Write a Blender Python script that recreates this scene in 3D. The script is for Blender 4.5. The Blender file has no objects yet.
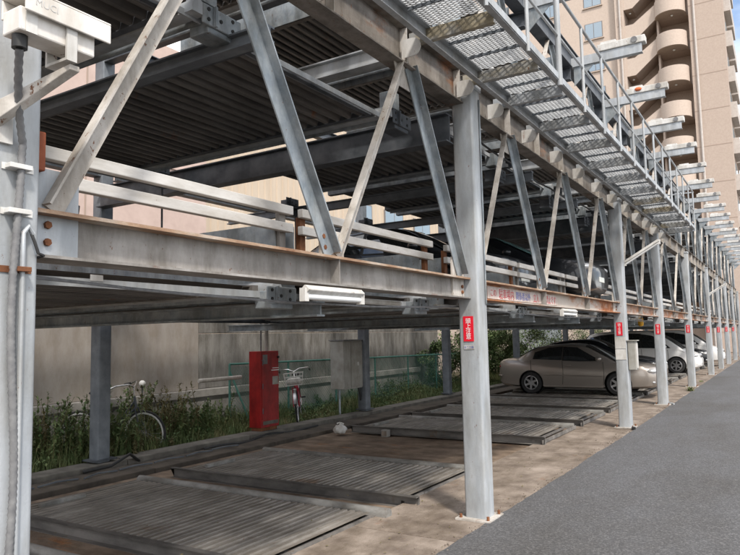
import bpy, math, random
from mathutils import Vector, Matrix
random.seed(7)
R = math.radians
scene = bpy.context.scene
col = scene.collection

# ------------------------------------------------------------------ camera
cam_d = bpy.data.cameras.new('camera'); cam = bpy.data.objects.new('camera', cam_d); col.objects.link(cam)
F = 667.0
def nrm(v): return v.normalized()
Yc = nrm(Vector((416, -51.5, -F))); Xc = -nrm(Vector((-1080, -83.5, -F)))
Xc = nrm(Xc - Yc * Xc.dot(Yc)); Zc = Xc.cross(Yc)
cam.matrix_world = Matrix(((Xc.x, Xc.y, Xc.z, 0), (Yc.x, Yc.y, Yc.z, 0), (Zc.x, Zc.y, Zc.z, 1.65), (0, 0, 0, 1)))
cam_d.sensor_width = 36; cam_d.lens = F / 740 * 36; cam_d.clip_end = 2000; cam_d.clip_start = .05
scene.camera = cam

# ------------------------------------------------------------------ world and sun
SUN_AZ, SUN_EL = R(130), R(52)          # azimuth clockwise from +Y
world = bpy.data.worlds.new('World'); scene.world = world; world.use_nodes = True
wn = world.node_tree; wn.nodes.clear()
wo = wn.nodes.new('ShaderNodeOutputWorld'); wb = wn.nodes.new('ShaderNodeBackground')
sk = wn.nodes.new('ShaderNodeTexSky'); sk.sky_type = 'NISHITA'; sk.sun_disc = False
sk.sun_elevation = SUN_EL; sk.sun_rotation = SUN_AZ; sk.dust_density = 2.5; sk.air_density = 1.0
tc = wn.nodes.new('ShaderNodeTexCoord'); mpn = wn.nodes.new('ShaderNodeMapping'); mpn.inputs['Scale'].default_value = (1.6, 1.6, 4.0)
nz = wn.nodes.new('ShaderNodeTexNoise'); nz.inputs['Scale'].default_value = 1.7; nz.inputs['Detail'].default_value = 7
rp = wn.nodes.new('ShaderNodeValToRGB'); rp.color_ramp.elements[0].position = .36; rp.color_ramp.elements[1].position = .58
mx = wn.nodes.new('ShaderNodeMixRGB'); mx.inputs[2].default_value = (8.0, 7.9, 7.75, 1)
wn.links.new(tc.outputs['Generated'], mpn.inputs[0]); wn.links.new(mpn.outputs[0], nz.inputs['Vector'])
wn.links.new(nz.outputs[0], rp.inputs[0]); wn.links.new(rp.outputs[0], mx.inputs[0])
wn.links.new(sk.outputs[0], mx.inputs[1]); wn.links.new(mx.outputs[0], wb.inputs[0])
wb.inputs[1].default_value = 0.15; wn.links.new(wb.outputs[0], wo.inputs[0])
sun_d = bpy.data.lights.new('sun', 'SUN'); sun = bpy.data.objects.new('sun', sun_d); col.objects.link(sun)
sun_d.energy = 2.3; sun_d.angle = R(6); sun_d.color = (1, .94, .86)
sdir = Vector((math.sin(SUN_AZ) * math.cos(SUN_EL), math.cos(SUN_AZ) * math.cos(SUN_EL), math.sin(SUN_EL)))
sun.rotation_euler = (-sdir).to_track_quat('-Z', 'Y').to_euler(); sun.location = (0, 0, 30)
scene.view_settings.view_transform = 'Standard'; scene.view_settings.look = 'None'
scene.view_settings.exposure = 0.85; scene.view_settings.gamma = 1.0
scene.cycles.max_bounces = 6; scene.cycles.diffuse_bounces = 4; scene.cycles.glossy_bounces = 3; scene.cycles.transparent_max_bounces = 4; scene.cycles.caustics_reflective = False

# ------------------------------------------------------------------ materials
MATS = {}
def mat(name, c1, c2=None, scale=3.0, rough=.6, metal=0.0, bump=0.0, bscale=60, stretch=(1, 1, 1), rust=0.0,
        rcol=(.22, .085, .035), rscale=5.0, rstretch=(1, 1, .35), spec=.35, trans=0.0, alpha=1.0, coat=0.0, emit=None, c3=None, lo=.35, hi=.68, grime=0.0, chips=0.0, gst=(1, 1, .3)):
    m = bpy.data.materials.new(name); m.use_nodes = True
    nt = m.node_tree; N = nt.nodes; L = nt.links
    b = N['Principled BSDF']; b.inputs['Roughness'].default_value = rough; b.inputs['Metallic'].default_value = metal
    b.inputs['Specular IOR Level'].default_value = spec; b.inputs['Coat Weight'].default_value = coat
    b.inputs['Transmission Weight'].default_value = trans; b.inputs['Alpha'].default_value = alpha
    if emit: b.inputs['Emission Color'].default_value = (*emit[0], 1); b.inputs['Emission Strength'].default_value = emit[1]
    t = N.new('ShaderNodeTexCoord'); oi = N.new('ShaderNodeObjectInfo')
    ad = N.new('ShaderNodeVectorMath'); ad.operation = 'ADD'
    ml = N.new('ShaderNodeMath'); ml.operation = 'MULTIPLY'; ml.inputs[1].default_value = 53.0
    L.new(oi.outputs['Random'], ml.inputs[0]); L.new(t.outputs['Object'], ad.inputs[0]); L.new(ml.outputs[0], ad.inputs[1])
    def noise(sc, st, det=7, rg=.62):
        mp = N.new('ShaderNodeMapping'); mp.inputs['Scale'].default_value = st
        n = N.new('ShaderNodeTexNoise'); n.inputs['Scale'].default_value = sc; n.inputs['Detail'].default_value = det; n.inputs['Roughness'].default_value = rg
        L.new(ad.outputs[0], mp.inputs[0]); L.new(mp.outputs[0], n.inputs['Vector']); return n
    def ramp(src, lo, hi, a, bb):
        r = N.new('ShaderNodeValToRGB'); e = r.color_ramp.elements; e[0].position = lo; e[1].position = hi
        e[0].color = (*a, 1); e[1].color = (*bb, 1); L.new(src, r.inputs[0]); return r
    out = None
    if c2 is None: b.inputs['Base Color'].default_value = (*c1, 1)
    else:
        n = noise(scale, stretch); r = ramp(n.outputs[0], lo, hi, c1, c2)
        if c3 is not None: e = r.color_ramp.elements.new((lo + hi) / 2); e.color = (*c3, 1)
        out = r.outputs[0]
    if rust > 0:
        n2 = noise(rscale, rstretch, 9, .7); r2 = ramp(n2.outputs[0], .72 - rust * .35, .80 - rust * .30, (0, 0, 0), (1, 1, 1))
        mm = N.new('ShaderNodeMixRGB'); L.new(r2.outputs[0], mm.inputs[0])
        if out: L.new(out, mm.inputs[1])
        else: mm.inputs[1].default_value = (*c1, 1)
        n3 = noise(rscale * 4, (1, 1, 1)); r3 = ramp(n3.outputs[0], .3, .7, [x * .55 for x in rcol], [min(1, x * 1.5) for x in rcol])
        L.new(r3.outputs[0], mm.inputs[2]); out = mm.outputs[0]
    if chips > 0:
        n4 = noise(26, (1, 1, .6), 5, .75); r4 = ramp(n4.outputs[0], .70 - chips * .2, .74 - chips * .2, (0, 0, 0), (1, 1, 1))
        m4 = N.new('ShaderNodeMixRGB'); m4.inputs[2].default_value = (.17, .075, .035, 1); L.new(r4.outputs[0], m4.inputs[0])
        if out: L.new(out, m4.inputs[1])
        else: m4.inputs[1].default_value = (*c1, 1)
        out = m4.outputs[0]
    if grime > 0:
        n5 = noise(5.5, gst, 8, .68); k5 = 1 - grime; r5 = ramp(n5.outputs[0], .36, .60, (k5 * .98, k5 * .94, k5 * .88), (1, 1, 1))
        m5 = N.new('ShaderNodeMixRGB'); m5.blend_type = 'MULTIPLY'; m5.inputs[0].default_value = 1; L.new(r5.outputs[0], m5.inputs[2])
        if out: L.new(out, m5.inputs[1])
        else: m5.inputs[1].default_value = (*c1, 1)
        out = m5.outputs[0]
    if out: L.new(out, b.inputs['Base Color'])
    if c2 is not None or rust:
        nr = noise(scale * 2.5, (1, 1, 1), 5); mr = N.new('ShaderNodeMapRange')
        mr.inputs['To Min'].default_value = max(0, rough - .12); mr.inputs['To Max'].default_value = min(1, rough + .12)
        L.new(nr.outputs[0], mr.inputs[0]); L.new(mr.outputs[0], b.inputs['Roughness'])
    if bump > 0:
        nb = noise(bscale, (1, 1, 1), 4); bp = N.new('ShaderNodeBump'); bp.inputs['Strength'].default_value = bump; bp.inputs['Distance'].default_value = .01
        L.new(nb.outputs[0], bp.inputs['Height']); L.new(bp.outputs[0], b.inputs['Normal'])
    MATS[name] = m; return m

mat('galv', (.335, .36, .385), (.49, .515, .54), scale=7, rough=.5, stretch=(1, 1, .18), rust=.13, rscale=3, rcol=(.28, .20, .14), rstretch=(1, 1, .12), bump=.12, metal=.15, grime=.2, chips=.18)
mat('galv_blue', (.24, .28, .315), (.42, .455, .48), scale=7, rough=.5, rust=.16, rscale=3, bump=.12, metal=.2, grime=.4, chips=.25)
mat('cream_steel', (.42, .39, .355), (.60, .57, .53), scale=5, rough=.65, rust=.30, rscale=4, bump=.15, grime=.4, chips=.4)
mat('girder', (.22, .208, .195), (.37, .35, .33), scale=4, rough=.65, stretch=(1, .25, 1), rust=.28, rscale=2.5, rstretch=(1, .5, .8), bump=.15, grime=.45, chips=.35, gst=(1, .9, .3))
mat('girder_brown', (.15, .135, .12), (.33, .30, .27), scale=4, rough=.7, stretch=(1, .3, 1), rust=.42, rscale=2.5, rstretch=(1, .4, 1), rcol=(.22, .11, .06), bump=.2, grime=.45, chips=.4, gst=(1, .9, .3))
mat('girder_rusty', (.40, .34, .29), (.48, .44, .40), scale=4, rough=.75, stretch=(1, .25, 1), rust=.78, rscale=2.2, rstretch=(1, .35, 1.2), rcol=(.33, .13, .05), bump=.15)
mat('flange_rust', (.20, .10, .055), (.46, .40, .34), scale=7, rough=.85, stretch=(1, .45, 1), bump=.3, c3=(.34, .23, .155))
mat('rust', (.10, .038, .018), (.24, .10, .045), scale=9, rough=.9, bump=.3)
mat('rust_plate', (.2, .05, .02), (.3, .09, .04), scale=6, rough=.75, bump=.2)
mat('dark_steel', (.05, .058, .068), (.13, .14, .155), scale=4, rough=.5, rust=.2, rscale=3, bump=.1, metal=.2)
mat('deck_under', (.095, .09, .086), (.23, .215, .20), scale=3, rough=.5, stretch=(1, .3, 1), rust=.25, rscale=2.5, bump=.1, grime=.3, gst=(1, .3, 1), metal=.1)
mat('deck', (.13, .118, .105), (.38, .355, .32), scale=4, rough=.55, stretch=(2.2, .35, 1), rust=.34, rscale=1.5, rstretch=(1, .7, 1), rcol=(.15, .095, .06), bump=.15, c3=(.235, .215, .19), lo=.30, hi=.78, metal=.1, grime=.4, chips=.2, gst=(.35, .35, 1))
mat('pallet_beam', (.085, .08, .075), (.22, .205, .19), scale=5, rough=.7, stretch=(.4, 1, 1), rust=.3, rscale=3, rcol=(.13, .085, .05), bump=.15)
mat('pallet_rail', (.17, .168, .16), (.31, .305, .29), scale=5, rough=.6, stretch=(.4, 1, 1), rust=.34, rscale=3, rcol=(.15, .10, .065), bump=.15, grime=.45, chips=.3, gst=(.5, 1, 1))
mat('white_paint', (.54, .53, .505), (.68, .67, .65), scale=6, rough=.55, rust=.14, rscale=3, grime=.35, chips=.2)
mat('white_rusty', (.66, .63, .59), (.78, .76, .73), scale=6, rough=.55, rust=.24, rscale=5, rcol=(.5, .2, .08), grime=.25, chips=.2)
mat('white_plain', (.64, .63, .61), (.72, .72, .70), scale=9, rough=.5, grime=.3)
mat('tube_glass', (.82, .83, .82), rough=.25)
mat('black_rubber', (.025, .025, .027), (.05, .05, .05), scale=10, rough=.7)
mat('conduit_grey', (.13, .13, .135), (.22, .22, .22), scale=20, rough=.6)
mat('grating', (.56, .58, .59), (.68, .69, .70), scale=8, rough=.5)
mat('rail_white', (.52, .51, .49), (.66, .65, .63), scale=5, rough=.55, stretch=(1, .25, 1), rust=.14, rscale=3, rstretch=(1, .3, 1), grime=.3, chips=.25, gst=(1, .25, 1))
mat('bike_rim', (.62, .62, .60), rough=.35)
mat('red_sign', (.66, .012, .03), rough=.4)
mat('red_paint', (.26, .010, .012), (.38, .018, .016), scale=6, rough=.5, bump=.08, grime=.4, chips=.2)
mat('sign_white', (.8, .8, .8), rough=.5)
mat('ink_blue', (.07, .10, .35), rough=.5); mat('ink_red', (.45, .05, .06), rough=.6); mat('ink_black', (.12, .12, .12), rough=.6); mat('ink_faint', (.5, .49, .47), rough=.6)
mat('banner_white', (.50, .42, .385), (.62, .56, .53), scale=8, rough=.6, grime=.3)
mat('asphalt', (.055, .056, .06), (.30, .30, .31), scale=62, rough=.85, bump=.9, bscale=80, rust=.22, rscale=.55, rstretch=(1, .35, 1), rcol=(.085, .085, .088), spec=.25, lo=.26, hi=.82, c3=(.118, .119, .125), grime=.22, gst=(.12, .05, .1))
mat('concrete_apron', (.17, .135, .11), (.34, .285, .24), scale=3.5, rough=.9, bump=.7, bscale=70, rust=.28, rscale=2.2, rstretch=(1, .5, 1), rcol=(.23, .135, .085), c3=(.255, .21, .172), grime=.38, chips=.25, gst=(.6, .25, 1))
mat('kerb_concrete', (.085, .078, .068), (.19, .175, .15), scale=3, rough=.9, bump=.5, bscale=50, rust=.3, rscale=2, rcol=(.06, .055, .04))
mat('rear_steel', (.12, .135, .155), (.20, .22, .24), scale=5, rough=.55, rust=.1, rscale=2, metal=.1, bump=.06)
mat('concrete', (.19, .18, .165), (.33, .315, .29), scale=3, rough=.9, bump=.5, bscale=50, rust=.25, rscale=2, rcol=(.10, .09, .075))
mat('concrete_wall', (.18, .172, .16), (.28, .27, .253), scale=2, rough=.9, stretch=(1, 1, .25), bump=.4, bscale=40, rust=.34, rscale=1.5, rstretch=(1, 1, .2), rcol=(.15, .135, .115), grime=.45)
mat('pit_floor', (.15, .11, .08), (.31, .235, .175), scale=2.4, rough=.9, bump=.4, rust=.36, rscale=1.6, rstretch=(.5, 1.6, 1), rcol=(.36, .16, .06), grime=.45, gst=(.4, .8, 1))
mat('pit_dark', (.05, .042, .035), (.12, .10, .08), scale=3, rough=.95, bump=.4)
mat('soil', (.06, .05, .032), (.13, .11, .07), scale=4, rough=1, bump=.6, spec=.1)
mat('hoarding', (.30, .272, .248), (.39, .36, .33), scale=2.5, rough=.5, stretch=(1, 1, .2), bump=.06, rust=.16, rscale=1.4, rcol=(.28, .22, .18), metal=.1, grime=.14, gst=(1, 1, .5))
mat('pink_wall', (.47, .36, .315), (.54, .42, .37), scale=3, rough=.9, bump=.1)
mat('beige_siding', (.47, .385, .295), (.54, .45, .355), scale=3, rough=.8, stretch=(1, 1, .2))
mat('tower', (.40, .32, .268), (.45, .365, .308), scale=8, rough=.9, bump=.1)
mat('tower_light', (.47, .385, .325), (.525, .435, .37), scale=8, rough=.9)
mat('tower_joint', (.36, .28, .23), rough=.9)
mat('balcony_white', (.44, .40, .37), (.52, .485, .455), scale=5, rough=.8)
mat('window_glass', (.30, .36, .40), rough=.08, spec=.9, metal=.25)
mat('window_frame', (.20, .18, .17), rough=.5)
mat('interior_dark', (.05, .043, .04), rough=.9)
mat('green_paint', (.07, .21, .17), (.12, .28, .23), scale=6, rough=.6, rust=.15)
mat('cabinet_grey', (.33, .325, .30), (.42, .415, .39), scale=4, rough=.6, rust=.16, rscale=2, rcol=(.26, .2, .14), grime=.22, chips=.2, gst=(1, 1, .6))
mat('leaf', (.055, .105, .036), (.18, .22, .09), scale=5, rough=.6, spec=.25)
mat('leaf_brown', (.09, .085, .035), (.20, .165, .08), scale=6, rough=.8)
mat('grass', (.065, .105, .036), (.29, .25, .125), scale=2.5, rough=.75, c3=(.13, .155, .06))
mat('bark', (.06, .045, .03), rough=.95)
mat('car_bronze', (.33, .295, .265), rough=.3, metal=.45, coat=.7)
mat('car_white', (.74, .74, .73), rough=.35, coat=.6)
mat('car_dark', (.018, .02, .024), rough=.3, metal=.3, coat=.6)
mat('car_glass', (.02, .023, .025), rough=.03, spec=1.0, coat=.5)
mat('teal_reflection_glass', (.22, .45, .45), rough=.08, spec=.8)  # teal reflection put into the windscreen colour
mat('tyre', (.02, .02, .021), (.04, .04, .04), scale=20, rough=.85)
mat('rim', (.45, .45, .46), rough=.32, metal=.8)
mat('lamp_clear', (.55, .56, .57), rough=.12, spec=.9, metal=.3)
mat('lamp_red', (.25, .01, .012), rough=.2)
mat('chrome', (.6, .6, .6), rough=.2, metal=.9)
mat('plastic_black', (.02, .02, .02), rough=.5)
mat('plate_white', (.7, .72, .68), rough=.5)
mat('bike_red', (.32, .02, .04), rough=.4)
mat('amber', (.62, .33, .03), rough=.3)
mat('orange_cloth', (.6, .14, .05), rough=.8)
mat('joist_stain', (.36, .365, .36), (.37, .325, .235), scale=6, rough=.7, stretch=(.5, 1, 1), rust=.16, bump=.1, lo=.42, hi=.58, grime=.35, chips=.25)

# ------------------------------------------------------------------ mesh helpers
def V(*a): return Vector(a)
class MB:
    def __init__(s): s.v = []; s.f = []
    def add(s, vs, fs):
        o = len(s.v); s.v += [tuple(x) for x in vs]; s.f += [tuple(i + o for i in f) for f in fs]; return s
    def box(s, x0, x1, y0, y1, z0, z1):
        return s.add([(x0, y0, z0), (x1, y0, z0), (x1, y1, z0), (x0, y1, z0), (x0, y0, z1), (x1, y0, z1), (x1, y1, z1), (x0, y1, z1)],
                     [(0, 3, 2, 1), (4, 5, 6, 7), (0, 1, 5, 4), (1, 2, 6, 5), (2, 3, 7, 6), (3, 0, 4, 7)])
    def sweep(s, prof, p, q, a, b):
        p = Vector(p); q = Vector(q); a = Vector(a); b = Vector(b); n = len(prof)
        vs = [p + a * x + b * y for x, y in prof] + [q + a * x + b * y for x, y in prof]
        fl = a.cross(b).dot(q - p) < 0
        fs = [(i, (i + 1) % n, n + (i + 1) % n, n + i) for i in range(n)] + [tuple(range(n - 1, -1, -1)), tuple(range(n, 2 * n))]
        if fl: fs = [f[::-1] for f in fs]
        return s.add(vs, fs)
    def cyl(s, p, q, r, n=10, r2=None):
        p = Vector(p); q = Vector(q); d = (q - p).normalized(); a = d.orthogonal().normalized(); b = d.cross(a); r2 = r if r2 is None else r2
        vs = [p + (a * math.cos(t) + b * math.sin(t)) * r for t in [2 * math.pi * i / n for i in range(n)]]
        vs += [q + (a * math.cos(t) + b * math.sin(t)) * r2 for t in [2 * math.pi * i / n for i in range(n)]]
        return s.add(vs, [(i, (i + 1) % n, n + (i + 1) % n, n + i) for i in range(n)] + [tuple(range(n - 1, -1, -1)), tuple(range(n, 2 * n))])
    def tube(s, pts, r, n=8, closed=False):
        pts = [Vector(p) for p in pts]; m = len(pts); vs = []; a = None
        for i, p in enumerate(pts):
            if closed: d = pts[(i + 1) % m] - pts[i - 1]
            else: d = pts[min(i + 1, m - 1)] - pts[max(i - 1, 0)]
            d.normalize()
            if a is None: a = d.orthogonal().normalized()
            else: a = (a - d * a.dot(d)).normalized()
            b = d.cross(a); rr = r[i] if isinstance(r, (list, tuple)) else r
            vs += [p + (a * math.cos(2 * math.pi * k / n) + b * math.sin(2 * math.pi * k / n)) * rr for k in range(n)]
        fs = []
        for i in range(m if closed else m - 1):
            j = (i + 1) % m
            fs += [(i * n + k, i * n + (k + 1) % n, j * n + (k + 1) % n, j * n + k) for k in range(n)]
        if not closed: fs += [tuple(range(n - 1, -1, -1)), tuple(range((m - 1) * n, m * n))]
        return s.add(vs, fs)
    def lathe(s, prof, c, axis='y', n=24):
        c = Vector(c); vs = []; m = len(prof)
        for i in range(n):
            t = 2 * math.pi * i / n
            for r, h in prof:
                if axis == 'y': vs.append(c + V(r * math.cos(t), h, r * math.sin(t)))
                elif axis == 'x': vs.append(c + V(h, r * math.cos(t), r * math.sin(t)))
                else: vs.append(c + V(r * math.cos(t), r * math.sin(t), h))
        fs = [(i * m + k, i * m + k + 1, ((i + 1) % n) * m + k + 1, ((i + 1) % n) * m + k) for i in range(n) for k in range(m - 1)]
        return s.add(vs, fs)
    def ell(s, c, rx, ry, rz, n=12, m=7):
        vs = []; c = Vector(c)
        for j in range(m + 1):
            ph = -math.pi / 2 + math.pi * j / m
            for i in range(n):
                t = 2 * math.pi * i / n; vs.append(c + V(rx * math.cos(ph) * math.cos(t), ry * math.cos(ph) * math.sin(t), rz * math.sin(ph)))
        return s.add(vs, [(j * n + i, j * n + (i + 1) % n, (j + 1) * n + (i + 1) % n, (j + 1) * n + i) for j in range(m) for i in range(n)])
    def grid(s, rows):
        m = len(rows[0]); vs = [p for r in rows for p in r]
        return s.add(vs, [(i * m + k, i * m + k + 1, (i + 1) * m + k + 1, (i + 1) * m + k) for i in range(len(rows) - 1) for k in range(m - 1)])
    def mesh(s, name):
        me = bpy.data.meshes.new(name); me.from_pydata(s.v, [], s.f); me.update(); return me
    def build(s, name, m, parent=None, smooth=None, bevel=0, loc=None):
        me = s.mesh(name); me.materials.append(MATS[m] if isinstance(m, str) else m)
        if smooth is not None:
            for p in me.polygons: p.use_smooth = True
            me.set_sharp_from_angle(angle=R(smooth))
        return link(name, me, parent, loc, bevel)
def link(name, me, parent=None, loc=None, bevel=0):
    o = bpy.data.objects.new(name, me); col.objects.link(o)
    if parent: o.parent = parent
    if loc: o.location = loc
    if bevel:
        md = o.modifiers.new('bevel', 'BEVEL'); md.width = bevel; md.segments = 2; md.limit_method = 'ANGLE'
    return o
def tag(o, label, cat, group=None):
    o['label'] = label; o['category'] = cat
    if group: o['group'] = group
    return o
def struct(o): o['kind'] = 'structure'; return o
def thing(name, label, cat, loc=(0, 0, 0), rz=0, group=None):
    o = bpy.data.objects.new(name, None); col.objects.link(o); o.location = loc; o.rotation_euler = (0, 0, rz); o.empty_display_size = .2
    return tag(o, label, cat, group)
def copy_tree(o, parent=None):
    c = o.copy(); col.objects.link(c); c.parent = parent
    for ch in list(o.children): copy_tree(ch, c)
    return c
def hprof(w, h, tf=.012, tw=.009):
    w /= 2; h /= 2
    return [(-w, -h), (w, -h), (w, -h + tf), (tw, -h + tf), (tw, h - tf), (w, h - tf), (w, h), (-w, h), (-w, h - tf), (-tw, h - tf), (-tw, -h + tf), (-w, -h + tf)]
def cprof(w, h, t=.008):   # channel, open to +x
    return [(0, 0), (w, 0), (w, t), (t, t), (t, h - t), (w, h - t), (w, h), (0, h)]
def rprof(w, h, r=.02, k=3):
    pts = []
    for cx, cy, a0 in ((w / 2 - r, h / 2 - r, 0), (-w / 2 + r, h / 2 - r, 90), (-w / 2 + r, -h / 2 + r, 180), (w / 2 - r, -h / 2 + r, 270)):
        for i in range(k + 1):
            a = R(a0 + 90 * i / k); pts.append((cx + r * math.cos(a), cy + r * math.sin(a)))
    return pts
def text(body, size, mtx, m, parent=None, name='lettering', cx=True, extrude=.0006, sp=None, fit=None):
    cu = bpy.data.curves.new('text', 'FONT'); cu.body = body; cu.size = size; cu.extrude = extrude; cu.resolution_u = 3
    if cx: cu.align_x = 'CENTER'
    cu.align_y = 'CENTER'
    if sp: cu.space_line = sp
    to = bpy.data.objects.new('text', cu); col.objects.link(to)
    dg = bpy.context.evaluated_depsgraph_get()
    me = bpy.data.meshes.new_from_object(to.evaluated_get(dg)); bpy.data.objects.remove(to)
    xs_ = [v.co.x for v in me.vertices]; ys_ = [v.co.y for v in me.vertices]
    me.transform(Matrix.Translation((-(min(xs_) + max(xs_)) / 2, -(min(ys_) + max(ys_)) / 2, 0)))
    if fit: me.transform(Matrix.Diagonal((fit[0] / (max(xs_) - min(xs_)), fit[1] / (max(ys_) - min(ys_)), 1, 1)))
    me.transform(mtx); me.materials.clear(); me.materials.append(MATS[m]); me.name = name
    return link(name, me, parent)
XZ = Matrix(((1, 0, 0, 0), (0, 0, -1, 0), (0, 1, 0, 0), (0, 0, 0, 1)))      # text lying in XZ facing -Y
YZ = Matrix(((0, 0, 1, 0), (1, 0, 0, 0), (0, 1, 0, 0), (0, 0, 0, 1)))       # text running +Y facing +X

# ------------------------------------------------------------------ ground
def sheet(name, x0, x1, y0, y1, z, m, th=.0):
    b = MB()
    if th: b.box(x0, x1, y0, y1, z - th, z)
    else: b.add([(x0, y0, z), (x1, y0, z), (x1, y1, z), (x0, y1, z)], [(0, 1, 2, 3)])
    return struct(b.build(name, m))
sheet('ground', -600, 600, -300, 900, -.32, 'soil')
rb_ = MB(); re_ = random.Random(5); ry_ = []; yy_ = -12.0
while yy_ < 120: ry_.append(yy_); yy_ += .07 if 3 < yy_ < 25 else .6
rx_ = []; w_ = 0
for q_ in ry_: w_ = w_ * .8 + re_.uniform(-.006, .006); rx_.append(-2.36 + .06 * max(0, min(1, (q_ - 4) / 8)) + w_ + re_.uniform(-.004, .004))
rb_.grid([[(x_, y_, -.02) for x_, y_ in zip(rx_, ry_)], [(x_ + .006, y_, .012) for x_, y_ in zip(rx_, ry_)], [(9.0, y_, .012) for y_ in ry_]][::-1])
struct(rb_.build('road', 'asphalt'))
sheet('pavement', 9.0, 30, -12, 120, .12, 'concrete', .4)
ap = struct(bpy.data.objects.new('concrete_apron', None)); col.objects.link(ap)
ys = [-6, .6, 5.05, 9.4, 13.9, 18.6, 24.2, 30, 36, 43, 60]
for y0, y1 in zip(ys, ys[1:]):
    MB().box(-3.36, -2.2, y0 + .004, y1 - .004, -.3, random.uniform(-.003, .003) + .003).build('slab', 'concrete_apron', ap, bevel=.006)
sheet('pit_floor', -7.04, -3.362, -6, 60, -.03, 'pit_floor', .25)
sheet('yard_soil', -60, -7.92, -8, 60, .06, 'soil', .3)
rc = struct(bpy.data.objects.new('rear_kerb', None)); col.objects.link(rc)
y = -6.0
while y < 58:
    l = 2.4
    MB().box(-7.92, -7.58, y + .006, y + l - .006, -.1, .10 + random.uniform(-.008, .008)).build('kerb_stone', 'kerb_concrete', rc, bevel=.012)
    MB().box(-7.575, -7.045, y + .004, y + l - .004, -.2, .035 + random.uniform(-.006, .006)).build('kerb_ledge', 'pit_dark', rc, bevel=.01)
    y += l
# grit and crumbs lying on the apron edge
gb = MB()
for i in range(420):
    yy = 3 + 40 * random.random() ** 1.7; xx = -2.37 + random.gauss(0, .035); s_ = random.uniform(.002, .005)
    gb.box(xx - s_, xx + s_, yy - s_, yy + s_, .002, .011 + s_)
for i in range(120):
    yy = 3.5 + 30 * random.random() ** 1.5; xx = random.uniform(-3.3, -2.4); s_ = random.uniform(.002, .006)
    gb.box(xx - s_, xx + s_, yy - s_, yy + s_, .003, .006 + s_)
o = gb.build('gravel', 'concrete_apron'); o['kind'] = 'stuff'; tag(o, 'fine loose grit along the edge of the asphalt road', 'grit')

# ------------------------------------------------------------------ walls behind the yard
w = thing('retaining_wall', 'low stained concrete retaining wall behind the weeds', 'wall', (-9.5, 0, 0))
y = -6.0
while y < 16.6:
    l = 1.85
    MB().box(-.2, 0, y + .005, y + l - .005, -.1, .60).build('block', 'concrete', w, bevel=.01)
    MB().box(-.22, .05, y + .004, y + l - .004, .602, .745).build('coping', 'concrete', w, bevel=.012)
    y += l
h = thing('hoarding', 'taupe sheet metal hoarding standing on the low concrete wall', 'fence', (-9.55, 0, .75))
for k in range(9):
    y0 = 9.15 - (k + 1) * 2.08
    b = MB().box(-.04, 0, y0 + .006, y0 + 2.074, 0, 1.95)
    b.build('panel', 'hoarding', h, bevel=.006)
for k in range(10):
    y0 = 9.15 - k * 2.08
    MB().box(-.1, -.045, y0 - .03, y0 + .03, -.02, 2.0).build('post', 'galv_blue', h)
bw = thing('block_wall', 'stained grey concrete panel wall behind the green fence', 'wall', (-9.6, 0, .75))
y = 9.2
while y < 19.6:
    MB().box(-.15, 0, y + .006, y + 2.07, 0.0, 1.05).build('panel', 'concrete_wall', bw, bevel=.01); MB().box(-.15, .004, y + .006, y + 2.07, 1.056, 1.42).build('panel', 'concrete_wall', bw, bevel=.01)
    MB().box(-.15, -.006, y + .006, y + 2.07, 1.426, 2.0).build('panel', 'concrete_wall', bw, bevel=.01)
    y += 2.08
MB().box(-.15, .0, 9.2, 19.6, -.8, -.006).build('footing', 'concrete', bw)
# buildings behind
pb = thing('pink_building', 'long pink rendered building behind the car park', 'building', (-13.5, 3, 0))
MB().box(-8, 0, -16, 10.2, 0, 9.5).build('wall', 'pink_wall', pb)
for k in range(7):
    MB().box(0.0, .012, -14 + k * 3.4, -13.96 + k * 3.4, 0, 9.4).build('joint', 'tower_joint', pb)
for zz in (3.3, 6.2): MB().box(0.0, .04, -16, 10.2, zz, zz + .08).build('ledge', 'pink_wall', pb)
bb = thing('beige_building', 'beige metal-sided building behind the upper levels', 'building', (-14, 20, 0))
sd = MB(); y = -6.7; pts = []
while y < 12: pts += [(0, y), (0, y + .2), (-.03, y + .22), (-.03, y + .28)]; y += .3
sd.grid([[(px, py, 0) for px, py in pts], [(px, py, 10) for px, py in pts]]); sd.build('siding', 'beige_siding', bb)
MB().box(-7, -.05, -6.7, 12, 0, 9.98).build('core', 'beige_siding', bb)
for k in range(4):
    for zz in (5.6, 8.0):
        f = MB().box(0, .05, 1.2 + k * 2.6, 2.8 + k * 2.6, zz, zz + 1.4).build('window', 'window_frame', bb)
        MB().box(.051, .06, 1.26 + k * 2.6, 1.98 + k * 2.6, zz + .06, zz + 1.34).build('pane', 'window_glass', f); MB().box(.051, .06, 2.03 + k * 2.6, 2.74 + k * 2.6, zz + .06, zz + 1.34).build('pane', 'window_glass', f)
lb = thing('cream_wall', 'cream rendered wall behind the leafy shrubs', 'wall', (-12.5, 28, 0))
for k in range(6): MB().box(-.3, 0, -9 + k * 6.0, -3.02 + k * 6.0, 0, 2.7).build('section', 'tower_light', lb, bevel=.01)
gs = thing('grey_shed', 'grey corrugated shed behind the shrubs', 'shed', (-11.2, 37, 0))
sd = MB(); pts = []; y = -2.2
while y < 2.2: pts += [(0, y), (0, y + .08), (-.03, y + .1), (-.03, y + .18)]; y += .2
sd.grid([[(px, py, 0) for px, py in pts], [(px, py, 2.6) for px, py in pts]]); sd.build('front', 'galv_blue', gs); MB().box(-2, -.04, -2.2, 2.2, 0, 2.59).build('body', 'galv_blue', gs); MB().box(-2.1, .15, -2.3, 2.3, 2.6, 2.68).build('roof', 'dark_steel', gs)

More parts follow.
